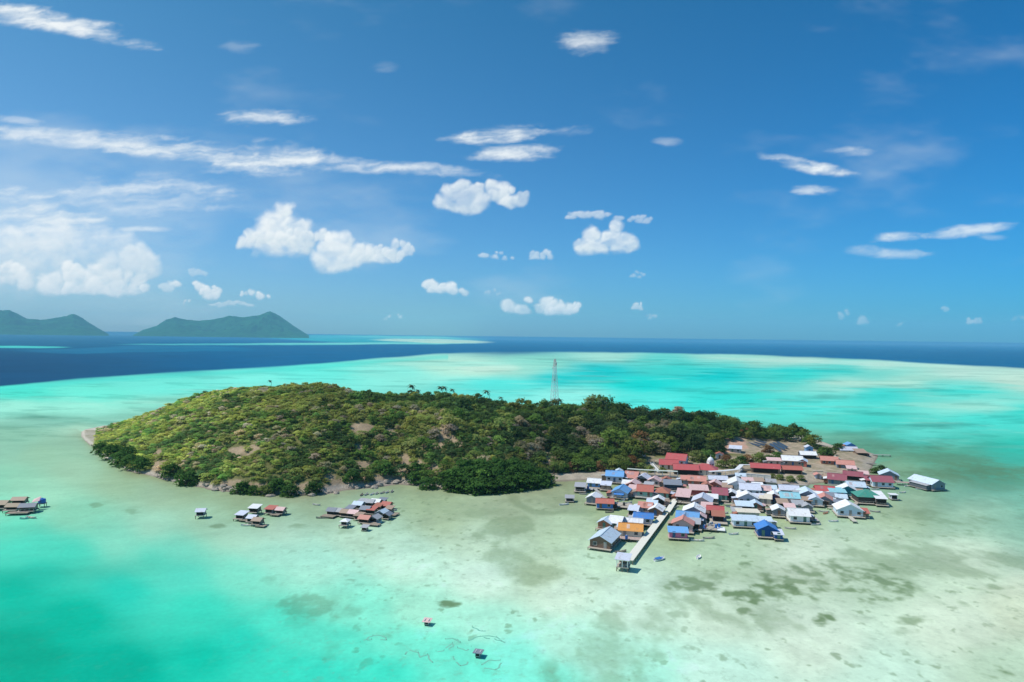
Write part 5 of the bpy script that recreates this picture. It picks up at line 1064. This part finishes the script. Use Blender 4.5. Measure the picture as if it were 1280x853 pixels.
# retaining wall
def wall_line(a, b_, h, th, mat, label, name='wall'):
    P = []
    for x, y in (a, b_):
        q = ground_hit(x, y); P.append(Vector((q[0], q[1], max(q[2], .5))))
    d = P[1] - P[0]; c = (P[0] + P[1]) / 2; t_ = empty(name, tuple(c), math.atan2(d.y, d.x), label, 'wall'); L = math.hypot(d.x, d.y)
    MB().box((0, 0, h / 2 - .4), (L, th, h + .8)).build('panel', mat, t_); MB().box((0, 0, h + .07), (L + .2, th + .16, .14)).build('coping', TRIM, t_)
    for k in range(5): link('pier', MB().box((0, 0, h / 2 - .4), (.4, th + .2, h + .78)).mesh('pier'), mat, t_, (-L / 2 + L * k / 4, 0, 0))
wall_line((930, 597.5), (963, 600.5), 2.0, .35, paint((.78, .75, .66), .8, .08, .7, 'cream_wall'), 'long cream white wall below the bent covered walkway')
# solar panel rows
def solar(a, b_, label):
    P = []
    for x, y in (a, b_):
        q = ground_hit(x, y); P.append(Vector((q[0], q[1], max(q[2], .5) + 1.2)))
    d = P[1] - P[0]; c = (P[0] + P[1]) / 2; t_ = empty('solar_panel_row', (c.x, c.y, min(P[0].z, P[1].z) - 1.2), math.atan2(d.y, d.x), label, 'solar panels', 'solar panel rows beyond the village'); L = math.hypot(d.x, d.y)
    m_ = paint((.045, .055, .075), .3, .15, .8, 'solar_glass', .5)
    n_ = 8
    for k in range(n_):
        x0 = -L / 2 + L * k / n_ + .06; x1 = -L / 2 + L * (k + 1) / n_ - .06
        pm = MB(); pm.slab([(x0, -.8, .9), (x1, -.8, .9), (x1, .8, 1.4), (x0, .8, 1.4)], .08); pm.build('panel', m_, t_)
    fr = MB(); fr.box((0, -.7, .80), (L, .1, .1)); fr.box((0, .7, 1.22), (L, .1, .1)); fr.build('frame', TRIM, t_)
    for k in range(5):
        link('post', MB().bar((0, 0, -.5), (0, 0, 1.02), .07, 5).mesh('post'), TRIM, t_, (-L / 2 + .5 + (L - 1) * k / 4, .05, 0))
for a, b_, l in [((930, 551), (950, 560), 'dark solar panel row, front one of the left set'), ((938, 551), (957, 559), 'dark solar panel row, middle one of the left set'), ((944, 550.5), (958, 556), 'dark solar panel row, rear one of the left set'),
                 ((962, 557), (976, 566), 'dark solar panel row, front one of the right set'), ((966, 555.5), (981, 564), 'dark solar panel row, middle one of the right set'), ((971, 554.5), (984, 562), 'dark solar panel row, rear one of the right set')]: solar(a, b_, l)

# ------------------------------------------------------------------ lattice mast on the ridge
MD = 426.0; d = pxdir(693, 506); base = np.array([0, 0, CAM_H]) + d * (MD / d[1]); bz = ground_z(base[0], base[1]); d2 = pxdir(693.3, 449); topz = CAM_H + d2[2] * MD / d2[1]
mast = empty('lattice_mast', (base[0], base[1], bz), .5, 'tall red and white lattice radio mast standing behind the ridge', 'mast')
HM = topz - bz; NS = 7
for k in range(NS):
    z0, z1 = HM * k / NS, HM * (k + 1) / NS; wf = lambda z: 1.9 * (1 - z / HM) + .45
    b = MB(); c4 = ((-1, -1), (1, -1), (1, 1), (-1, 1)); sub = 2
    for i in range(4):
        b.bar((c4[i][0] * wf(z0), c4[i][1] * wf(z0), z0), (c4[i][0] * wf(z1), c4[i][1] * wf(z1), z1), .10, 4)
        j = (i + 1) % 4
        for s_ in range(sub):
            a0, a1 = z0 + (z1 - z0) * s_ / sub, z0 + (z1 - z0) * (s_ + 1) / sub; w0, w1 = wf(a0), wf(a1)
            b.bar((c4[i][0] * w0, c4[i][1] * w0, a0), (c4[j][0] * w1, c4[j][1] * w1, a1), .05, 4); b.bar((c4[j][0] * w0, c4[j][1] * w0, a0), (c4[i][0] * w1, c4[i][1] * w1, a1), .05, 4)
            b.bar((c4[i][0] * w1, c4[i][1] * w1, a1), (c4[j][0] * w1, c4[j][1] * w1, a1), .05, 4)
    sc_ = b.build('mast_section', paint((.66, .50, .48), .6, .1, 1, 'faded_red') if k in (4, 6) else paint((.78, .78, .76), .6, .06, 1, 'mast_white'), mast)
    if k in (4, 6): sc_['label'] = 'faded red section of the mast'
for k, (z, a) in enumerate(((HM * .9, .3), (HM * .84, 2.2), (HM * .62, 4.0), (HM * .93, 5.0))):
    r0 = 1.0 + .9 * (1 - z / HM); c = Vector((math.cos(a) * r0, math.sin(a) * r0, z)); ax = Vector((math.cos(a), math.sin(a), 0))
    MB().bar(c, c + ax * .35, .5, 12, .46).build('dish', TRIM, mast)
MB().bar((0, 0, HM - .2), (0, 0, HM + 2.2), .05, 5).build('antenna', TRIM, mast)

# ------------------------------------------------------------------ boats
def boat(px, py, L, w, rot, col, inner, label, group=None, cover=None, name='boat', cat='boat', outrig=False):
    p = upt(px, py, .15); t_ = empty(name, (p.x, p.y, 0), R(rot), label, cat, group); n_ = 11
    b = MB(); rings = []
    for i in range(n_):
        u0 = i / (n_ - 1); x = (u0 - .5) * L; hw = w / 2 * (math.sin(math.pi * min(1, .14 + u0 * .5 / .55)) if u0 < .55 else math.cos(math.pi / 2 * (u0 - .55) / .45) ** .75); hw = max(hw, .03)
        sh = .42 + .30 * (2 * abs(u0 - .45)) ** 2.2; rings.append([(x, -hw, sh), (x, -hw * .72, .02), (x, 0, -.18), (x, hw * .72, .02), (x, hw, sh), (x, hw * .86, sh - .02), (x, hw * .5, .12), (x, -hw * .5, .12), (x, -hw * .86, sh - .02)])
    vs = [v for r_ in rings for v in r_]; m_ = 9
    b.add(vs, [(i * m_ + k, i * m_ + (k + 1) % m_, (i + 1) * m_ + (k + 1) % m_, (i + 1) * m_ + k) for i in range(n_ - 1) for k in range(m_)] + [tuple(range(m_)), tuple(range((n_ - 1) * m_, n_ * m_))[::-1]])
    b.build('hull', paint(col, .5, .12, 1.5, 'boat_paint', .4), t_)
    for x in (-.25, .05, .28): MB().box((x * L, 0, .36), (.25, w * .8, .05)).build('seat', paint(inner, .8, .2, 2, 'boat_seat'), t_)
    if cover:
        MB().slab([(-L * .3, -w * .40, .60), (L * .22, -w * .36, .60), (L * .22, w * .36, .66), (-L * .3, w * .40, .66)], .06).build('cover', paint(cover, .7, .1, 2, 'tarpaulin'), t_)
    if outrig:
        for s_ in (-1, 1):
            MB().bar((-L * .4, s_ * w * 1.5, .05), (L * .4, s_ * w * 1.5, .05), .07, 5).build('outrigger', WOODM, t_)
        for x in (-.25, .2): MB().bar((x * L, -w * 1.5, .1), (x * L, w * 1.5, .1), .05, 4).build('outrigger_arm', WOODM, t_)
    return t_
boat(824, 699.5, 4.4, 1.9, 38, (.80, .80, .80), (.05, .2, .5), 'white boat with a blue cover afloat right of the pier', cover=(.04, .17, .45))
boat(873, 697, 3.0, 1.3, 60, (.80, .79, .77), (.7, .68, .66), 'plain small white boat afloat far right of the pier')
CB = 'canoes drawn up along the sandy bank'
for (x, y, r, c, l) in [(452, 619, 30, (.30, .26, .22), 'leftmost canoe at the sandy bank, brown'), (458, 618.4, 20, (.55, .55, .52), 'second canoe from the left at the sandy bank'), (465, 618.2, 15, (.70, .70, .68), 'third canoe from the left at the sandy bank, white'), (471, 617.2, 25, (.62, .60, .55), 'fourth canoe from the left at the sandy bank'), (478, 616.4, 10, (.50, .47, .42), 'fifth canoe from the left at the sandy bank'), (484, 615.6, 20, (.65, .64, .6), 'sixth canoe from the left at the sandy bank'), (490, 614.8, 30, (.45, .44, .42), 'rightmost canoe at the sandy bank')]:
    boat(x, y, 3.3, .95, 55 + r, c, (.35, .28, .2), l, CB, name='canoe', cat='canoe')
for (x, y, L, r, c, l) in [(395.5, 631.5, 3.6, -20, (.62, .60, .54), 'pale boat alone left of the crowded raft huts'), (403, 647.5, 4.4, 10, (.40, .36, .28), 'brown canoe at the left end of the crowded raft huts'), (472.5, 653.5, 3.6, 55, (.78, .78, .76), 'white canoe at the lower right of the crowded raft huts'), (491, 638.5, 3.0, 20, (.6, .58, .52), 'small pale boat at the right end of the crowded raft huts'), (310, 657, 4.6, 6, (.72, .70, .62), 'cream canoe in front of the two joined raft huts'),
                     (1136, 608, 4.4, 12, (.74, .73, .68), 'cream boat under the brown footbridge'), (786, 629, 3.2, 30, (.7, .7, .7), 'white boat below the grey walkway'), (956, 636.5, 4.2, 8, (.10, .45, .45), 'turquoise boat below the cream roofed hut'), (886, 673, 4.0, 6, (.45, .42, .36), 'grey brown canoe below the white open deck'), (1030, 640, 3.8, -20, (.5, .48, .45), 'grey canoe behind the wide white gable'),
                     (845, 634, 3.4, 40, (.72, .7, .66), 'white boat beside the inner pier'), (762, 640.5, 3.6, 20, (.3, .27, .22), 'dark canoe in front of the vivid blue hut'), (1020, 656, 4.2, 15, (.62, .6, .56), 'pale canoe right of the white house with dark windows'), (1094, 612, 3.4, -10, (.66, .65, .62), 'pale boat beside the dark maroon lean-to'), (917, 668, 3.6, 12, (.7, .7, .66), 'white canoe left of the long pale blue hall')]:
    boat(x, y, L, L * .26, r, c, (.35, .28, .2), l, name='canoe' if 'canoe' in l else 'boat', cat='canoe' if 'canoe' in l else 'boat')

# ------------------------------------------------------------------ raft huts
def raft(px, py, W_, D_, rot, H, roof, rc, wc, label, group='huts on stilts off the hill shore', z=1.1, open_=True, deck=1.0): 
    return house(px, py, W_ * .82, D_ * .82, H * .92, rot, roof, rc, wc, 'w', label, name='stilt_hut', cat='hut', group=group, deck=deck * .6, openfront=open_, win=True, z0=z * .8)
raft(250, 644, 3.6, 3.2, 8, 1.9, 'gablex', 'lav', 'slate', 'grey hut standing alone farthest left off the hill shore', z=1.6)
raft(299, 648, 3.8, 3.6, -12, 1.7, 'shed', 'lav', 'brown', 'grey roofed hut left of the two joined ones', deck=1.6)
raft(316, 640, 4.2, 3.6, -8, 1.9, 'shed', 'white', 'dark', 'bright white roofed hut on stilts between its brown neighbours', z=1.4, deck=1.4)
raft(313, 652, 3.6, 3.4, -14, 1.8, 'gablex', 'lav', 'dark', 'left one of the two joined huts with a pale roof')
raft(320, 655, 3.8, 3.2, -12, 1.7, 'gablex', 'tan', 'brown', 'right one of the two joined huts with a tan roof')
raft(336, 641, 4.0, 3.4, -12, 1.8, 'shed', 'brick', 'slate', 'left one of the paired huts, with an orange red roof')
raft(349, 641.5, 3.6, 3.2, -12, 1.7, 'gablex', 'pink', 'brown', 'right one of the paired huts, with a dusty pink roof')
CG = 'crowded raft huts off the sandy bank'
for a in [(413, 643, 4.0, 3.6, 'gablex', 'slate', 'dark', 'dark grey hut at the left end of the crowded row'), (421, 643.5, 3.8, 3.6, 'gablex', 'grey', 'brown', 'grey hut second from the left in the crowded row'), (430, 645, 3.8, 3.6, 'gablex', 'tan', 'brown', 'tan roofed hut third from the left in the crowded row'), (440, 646, 4.2, 3.8, 'gablex', 'pink', 'dark', 'dusty pink roofed hut in the middle of the crowded row'),
          (446, 635, 4.6, 3.8, 'gablex', 'pale', 'slate', 'pale blue white roof at the upper left of the crowded huts'), (455, 641, 4.4, 3.8, 'gablex', 'slate', 'brown', 'slate grey hut at the centre of the crowded huts'), (461, 632, 4.0, 3.6, 'gablex', 'grey', 'slate', 'grey hut at the top of the crowded huts'), (468, 632, 4.4, 4.0, 'gablex', 'white', 'brown', 'off white roof at the top right of the crowded huts'),
          (481, 636, 4.0, 4.4, 'gablex', 'brick', 'brown', 'rusty red hut at the right of the crowded huts'), (485, 640.5, 3.0, 3.0, 'shed', 'tan', 'brown', 'little tan hut below the rusty red one'), (463, 642, 3.4, 3.2, 'shed', 'brick', 'dark', 'small brick red shed squeezed between the crowded huts'), (475, 646, 4.6, 4.2, 'gable', 'pale', 'slate', 'pale aqua roof at the right front of the crowded huts'),
          (454, 653, 4.8, 3.8, 'gablex', 'salmon', 'brown', 'salmon tan roofed hut at the front of the crowded huts'), (466, 652.5, 4.2, 4.0, 'gable', 'grey', 'slate', 'light grey hut with dark base at the front right of the crowded huts')]:
    raft(a[0], a[1], a[2], a[3], -16, 1.8, a[4], a[5], a[6], a[7], CG, z=.9, deck=.9)
for a in [(436, 640, 3.4, 3.2, 'shed', 'slate', 'brown', 'slate grey shed behind the tan and dusty pink huts'), (451, 631, 3.2, 3.0, 'shed', 'grey', 'brown', 'small grey hut left of the top of the crowded huts'), (476, 630, 3.4, 3.2, 'shed', 'slate', 'dark', 'dark slate hut at the upper right corner of the crowded huts'), (447, 649, 3.2, 3.0, 'shed', 'tan', 'dark', 'tan shed behind the salmon tan roofed hut'), (482, 648, 3.2, 3.4, 'gable', 'slate', 'brown', 'slate gable right of the pale aqua roof'), (471, 637, 3.2, 3.2, 'shed', 'rust', 'brown', 'rusty shed under the off white roof')]:
    raft(a[0], a[1], a[2], a[3], -16, 1.7, a[4], a[5], a[6], a[7], CG, z=.8, deck=.9)
raft(430, 656, 3.0, 2.8, -10, 1.8, 'hip', 'white', 'grey', 'small white roofed hut alone in front of the crowded ones', CG, z=1.3, deck=1.6)
raft(455, 662.5, 2.2, 2.0, -10, 1.2, 'shed', 'grey', 'brown', 'tiny grey hut farthest forward of the crowded ones', CG, z=.6, deck=.6)
raft(712, 626.5, 4.0, 3.2, -6, 1.7, 'shed', 'grey', 'slate', 'lone grey hut on the water left of the village', VG, z=.7, deck=1.2)
raft(1118, 624, 3.2, 3.0, -8, 2.2, 'flat', 'white', 'lav', 'small white hut alone right of the big green roof', VG, z=.8, deck=.9)
raft(533, 780, 1.3, 1.2, -12, .8, 'shed', 'pink', 'salmon', 'tiny pinkish hut alone in the shallows', 'lone huts in the front shallows', z=.5, deck=.2)
raft(597, 820, 1.3, 1.2, -14, .8, 'flat', 'slate', 'dark', 'tiny dark hut nearest the viewer among the fish traps', 'lone huts in the front shallows', z=.5, deck=.2)
# fishing station at the left edge
FG = 'fishing station at the left edge of the view'
raft(33, 638.5, 6.6, 4.0, 14, 2.0, 'gablex', 'slate', 'brown', 'slate grey roofed shed of the fishing station at the left edge', FG, z=1.2, deck=1.8)
raft(14, 637, 5.0, 3.6, 6, 1.6, 'gablex', 'thatch', 'brown', 'thatched shed beside the slate grey one at the left edge', FG, z=1.2, deck=2)
raft(-2, 635, 6.0, 4.4, 6, 1.9, 'gablex', 'thatch', 'tan', 'brown thatched hut cut by the left edge of the view', FG, z=1.2, deck=1.6)
raft(22, 629, 6.0, 3.6, 8, 1.7, 'gablex', 'tan', 'brown', 'tan roofed hut behind the slate grey shed at the left edge', FG, z=1.2, deck=1.2)
p = upt(52.5, 634, .0); t_ = empty('water_tank', (p.x, p.y, 0), .3, 'round bright blue tank on a small post stand at the left edge', 'tank')
lathe([(1.15, 1.5), (1.25, 1.7), (1.25, 2.7), (1.1, 3.0), (.35, 3.2), (.3, 3.35), (.001, 3.4)]).build('tank', paint((.03, .12, .50), .4, .06, 1, 'blue_plastic', .5), t_)
MB().box((0, 0, 1.4), (2.6, 2.6, .16)).build('stand', PLANK, t_)
for sx_ in (-1, 1):
    for sy_ in (-1, 1): link('post', stilt_mesh(1.8), None, t_, (sx_ * 1.1, sy_ * 1.1, 1.32))
p = upt(45, 633, 1.2); t_ = empty('awning', (p.x, p.y, 1.2), .3, 'pale slanted awning behind the slate grey shed at the left edge', 'awning')
MB().slab([(-1.2, -.6, 1.6), (1.2, -.6, 2.0), (1.3, 1.0, 3.4), (-1.0, 1.0, 2.4)], .06).build('sheet', paint(RC['pink'], .8, .1, 1, 'cloth'), t_)
for x, y, z in ((-1.1, -.5, 1.5), (1.1, -.5, 1.9), (1.2, .95, 3.2), (-.9, .95, 2.3)): link('post', MB().bar((0, 0, -1.7), (0, 0, z), .05, 5).mesh('post'), WOODM, t_, (x, y, 0))
boat(39, 647.5, 4.4, 1.3, -14, (.58, .52, .44), (.4, .3, .2), 'pale brown canoe in front of the fishing station')
boat(30, 648.5, 2.6, .9, 10, (.35, .55, .5), (.4, .3, .2), 'little greenish canoe left of the pale brown one', name='canoe', cat='canoe')

# ------------------------------------------------------------------ net fences of fish traps in the shallows
NET = paint((.17, .46, .33), .9, .3, 1.5, 'net_fence')
TR = [([(452, 803), (462, 797), (472, 794), (482, 797), (484, 800), (470, 799), (458, 801)], 'curved dark net fence below the brown coral patch'), ([(557, 799), (566, 798), (577, 803), (572, 800)], 'short hooked net fence left of the middle traps'), ([(545, 814), (556, 810), (564, 805), (568, 808), (556, 813), (548, 815)], 'slim double net fence in the middle of the traps'),
      ([(507, 818), (512, 813), (522, 816), (524, 822), (534, 818), (540, 828)], 'zigzag net fence at the left of the traps'), ([(586, 801), (596, 796), (612, 795), (622, 797), (630, 803), (618, 799), (604, 797)], 'long low net fence at the right of the traps'), ([(590, 783), (598, 788), (608, 789), (615, 785)], 'cup shaped net fence above the right traps'),
      ([(567, 822), (572, 827), (576, 833), (585, 831), (587, 825)], 'boxy open net fence left of the tiny dark hut'), ([(602, 831), (610, 825), (624, 826), (628, 829), (620, 837), (606, 835), (602, 831)], 'closed ring net fence right of the tiny dark hut'), ([(572, 810), (584, 813), (590, 809)], 'short net fence left above the tiny dark hut')]
for pts, l in TR:
    P = [upt(x, y, 0) for x, y in pts]; o = P[0].copy(); t_ = empty('net_fence', tuple(o), 0, l, 'fish trap', 'net fences of the fish traps in the shallows'); Q = [q - o for q in P]
    b = MB(); smp = along(Q, .8); jr = random.Random(len(l)); smp = [(q + Vector((jr.uniform(-.25, .25), jr.uniform(-.25, .25), 0)), d) for q, d in smp]
    for (a, _), (c, _) in zip(smp[:-1], smp[1:]):
        if jr.random() < .22: continue
        n_ = (c - a); n_ = Vector((-n_.y, n_.x, 0)).normalized() * .17 if n_.length > 0 else Vector((.1, 0, 0)); hh = jr.uniform(.01, .03)
        b.slab([a - n_ + Vector((0, 0, hh)), c - n_ + Vector((0, 0, hh)), c + n_ + Vector((0, 0, hh)), a + n_ + Vector((0, 0, hh))], hh + .05)
    b.build('net', NET, t_)
    for k, (q, d) in enumerate(smp[::4]): link('stake', MB().bar((0, 0, -.5), (0, 0, jr.uniform(.15, .35)), .035, 4).mesh('stake'), WOODM, t_, tuple(q))

# ------------------------------------------------------------------ shore boulders and yard clutter
def rock(px, py, r, label, group):
    q = ground_hit(px, py, -.1); z = q[2]; g = np.random.default_rng(int(px * 31 + py))
    v, f = [], []
    n_, k_ = 9, 6
    for i in range(k_):
        th = math.pi * i / (k_ - 1)
        for j in range(n_):
            ph = 2 * math.pi * j / n_; rr = r * g.uniform(.78, 1.18); v.append((rr * math.sin(th) * math.cos(ph) * 1.25, rr * math.sin(th) * math.sin(ph), rr * math.cos(th) * .7))
    f = [(i * n_ + j, (i + 1) * n_ + j, (i + 1) * n_ + (j + 1) % n_, i * n_ + (j + 1) % n_) for i in range(k_ - 1) for j in range(n_)]
    o_ = MB().add(v, f).build('boulder', paint((.36, .30, .24), .95, .4, .9, 'rock'), None, (q[0], q[1], z + r * .2)); tag(o_, label, 'rock', group)
g = random.Random(77)
for k in range(46):
    x = g.choice([g.uniform(255, 300), g.uniform(300, 345), g.uniform(195, 225), g.uniform(390, 450), g.uniform(440, 505)]); y = np.interp(x, P_, SH) - g.uniform(-1.5, 5)
    rock(x, y, g.uniform(.5, 1.5), 'weathered tan boulder on the rocky hill shore', 'boulders along the rocky hill shore')
def pile(px, py, n_, L, mat, label):
    q = ground_hit(px, py); t_ = empty('plank_pile', (q[0], q[1], max(q[2], .5)), g.uniform(-.6, .2), label, 'planks')
    for k in range(n_): MB().box((g.uniform(-.4, .4), (k % 4 - 1.5) * .55, .12 + .2 * (k // 4)), (L * g.uniform(.7, 1.1), .34, .14), g.uniform(-.12, .12)).build('plank', mat, t_)
for (x, y, n_, L, c, l) in [(985, 606, 10, 7, (.50, .38, .31), 'pile of pinkish planks in front of the olive bushes'), (968, 607, 8, 6, (.42, .34, .28), 'pile of grey brown planks right below the cream wall'), (1000, 609, 8, 8, (.55, .46, .38), 'pile of pale planks left of the brick red roof'), (1022, 590, 7, 5, (.60, .50, .38), 'pile of pale timber on the yellow yard'), (1040, 592, 6, 6, (.45, .38, .33), 'pile of grey timber right on the yellow yard'), (1052, 594, 6, 5, (.62, .56, .5), 'pile of whitish timber behind the maroon roofs'),
                            (1010, 589, 5, 3, (.66, .52, .33), 'small heap of yellow boards on the yard'), (942, 604, 7, 6, (.44, .40, .35), 'heap of grey boards below the cream wall'), (928, 602, 6, 5, (.5, .45, .4), 'heap of pale boards at the left end of the cream wall'), (1085, 580, 8, 8, (.36, .31, .27), 'heap of dark driftwood on the eastern bank')]:
    pile(x, y, n_, L, paint(c, .9, .25, 1.5, 'plank_wood'), l)

def barrel(px, py, col, label):
    p = upt(px, py, .95); t_ = empty('barrel', tuple(p), 0, label, 'barrel', 'water barrels on the village decks')
    lathe([(.001, 0), (.42, 0), (.46, .3), (.44, .6), (.46, .9), (.42, 1.2), (.001, 1.22)], 10).build('drum', paint(col, .5, .08, 1, 'plastic', .4), t_)
    lathe([(.001, 1.23), (.2, 1.23), (.2, 1.3), (.001, 1.31)], 8).build('cap', TRIM, t_)
for (x, y, c, l) in [(770, 634, (.03, .1, .4), 'blue barrel on the beige deck right of the vivid blue hut'), (780, 632, (.05, .05, .05), 'black barrel on the beige deck right of the vivid blue hut'), (881, 661, (.03, .12, .45), 'blue barrel on the beige deck right of the salmon and blue roofs'), (888, 657, (.6, .6, .6), 'white barrel on the beige deck right of the salmon and blue roofs'),
                     (895, 660, (.02, .16, .5), 'left blue barrel on the white open deck'), (899, 659, (.02, .16, .5), 'right blue barrel on the white open deck'), (1017, 649, (.06, .06, .06), 'black barrel on the grey deck right of the white house'), (982, 637, (.03, .12, .4), 'blue barrel on the plank deck in front of the beige shack'), (846, 627, (.05, .05, .05), 'black barrel on the plank landing by the pier head'),
                     (783, 674, (.03, .12, .4), 'blue barrel on the reddish deck in front of the orange roof'), (735, 611.5, (.03, .12, .4), 'blue barrel on the small grey deck between the western huts')]: barrel(x, y, c, l)
def laundry(a, b_, label):
    P = [upt(*a, .9), upt(*b_, .9)]; o = P[0].copy(); d = P[1] - P[0]; t_ = empty('clothes_line', tuple(o), 0, label, 'clothes line', None); g2 = random.Random(int(a[0]))
    for q in (Vector((0, 0, 0)), d): link('post', MB().bar(q, q + Vector((0, 0, 1.9)), .05, 5).mesh('post'), WOODM, t_)
    MB().bar(Vector((0, 0, 1.85)), d + Vector((0, 0, 1.85)), .015, 4).build('line', TRIM, t_)
    n_ = 7; f = Vector((-d.y, d.x, 0)).normalized() * .02
    for k in range(n_):
        p0, p1 = d * ((k + .15) / n_), d * ((k + .85) / n_); z1, z0 = 1.83, 1.83 - g2.uniform(.5, 1.0)
        MB().add([p0 + f + Vector((0, 0, z0)), p1 + f + Vector((0, 0, z0)), p1 + f + Vector((0, 0, z1)), p0 + f + Vector((0, 0, z1)), p0 - f + Vector((0, 0, z0)), p1 - f + Vector((0, 0, z0)), p1 - f + Vector((0, 0, z1)), p0 - f + Vector((0, 0, z1))],
                 [(0, 1, 2, 3), (5, 4, 7, 6), (0, 3, 7, 4), (1, 5, 6, 2), (3, 2, 6, 7), (0, 4, 5, 1)]).build('cloth', paint(g2.choice([(.7, .7, .7), (.5, .1, .1), (.1, .2, .5), (.6, .5, .2), (.2, .4, .3)]), .9, .1, 1, 'cloth'), t_)
laundry((881, 664), (891, 659), 'clothes line hung with coloured washing on the beige middle deck'); laundry((771, 633), (781, 629), 'clothes line hung with washing on the beige western deck')

for (x, y, L, r, c, l) in [(705, 631, 4.0, 20, (.7, .7, .68), 'white boat left of the lone grey hut'), (729, 618, 3.4, -10, (.4, .38, .34), 'dark boat in front of the low grey hut with the dark porch'), (764, 619, 3.0, 30, (.72, .7, .65), 'pale boat behind the vivid blue walled hut'), (776, 690, 3.8, 20, (.35, .3, .25), 'brown canoe right of the large pale blue gabled house'), (799, 676, 3.2, 50, (.7, .7, .68), 'white canoe by the pier below the orange roof'),
                           (872, 676, 4.2, -8, (.66, .64, .58), 'cream canoe right of the magenta front house'), (906, 642, 3.4, 25, (.72, .72, .72), 'white boat right of the plain red roof'), (913, 634, 3.2, -15, (.3, .34, .4), 'dark boat below the white gable with a dark open front'), (988, 661, 3.8, -12, (.58, .55, .5), 'beige canoe left in front of the white house with dark windows'), (985, 650, 3.0, 40, (.7, .7, .7), 'white boat between the white gabled grey hut and the white house'),
                           (1042, 652, 3.8, 8, (.72, .72, .7), 'white canoe left of the wide white gable at the water edge'), (1094, 640, 3.6, -20, (.45, .42, .38), 'brown boat in front of the white roofed annex'), (1128, 616, 3.6, 15, (.7, .68, .62), 'pale boat right of the small white hut'), (1150, 612, 3.4, -30, (.35, .4, .42), 'dark boat left of the far right hall'), (1032, 642, 3.0, 35, (.66, .3, .2), 'red boat in front of the coral gable')]:
    boat(x, y, L, L * .26, r, c, (.35, .28, .2), l, name='canoe' if 'canoe' in l else 'boat', cat='canoe' if 'canoe' in l else 'boat')
for pts, l in [([(880, 646), (878, 655), (874, 663)], 'plank walkway running between the salmon and the plain red roofs'), ([(905, 629), (925, 631), (945, 633)], 'plank walkway in front of the middle row of white roofs'), ([(960, 632), (975, 634), (1000, 639)], 'plank walkway in front of the beige shacks'), ([(1035, 634), (1052, 637), (1064, 640)], 'plank walkway behind the wide white gable'), ([(780, 612), (775, 617), (768, 622)], 'plank walkway behind the vivid blue walled hut'), ([(1072, 627), (1066, 633), (1060, 638)], 'plank walkway from the green roof to the wide white gable')]:
    walkway(pts, .85, 1.5, PLANK, l, step=3.0)
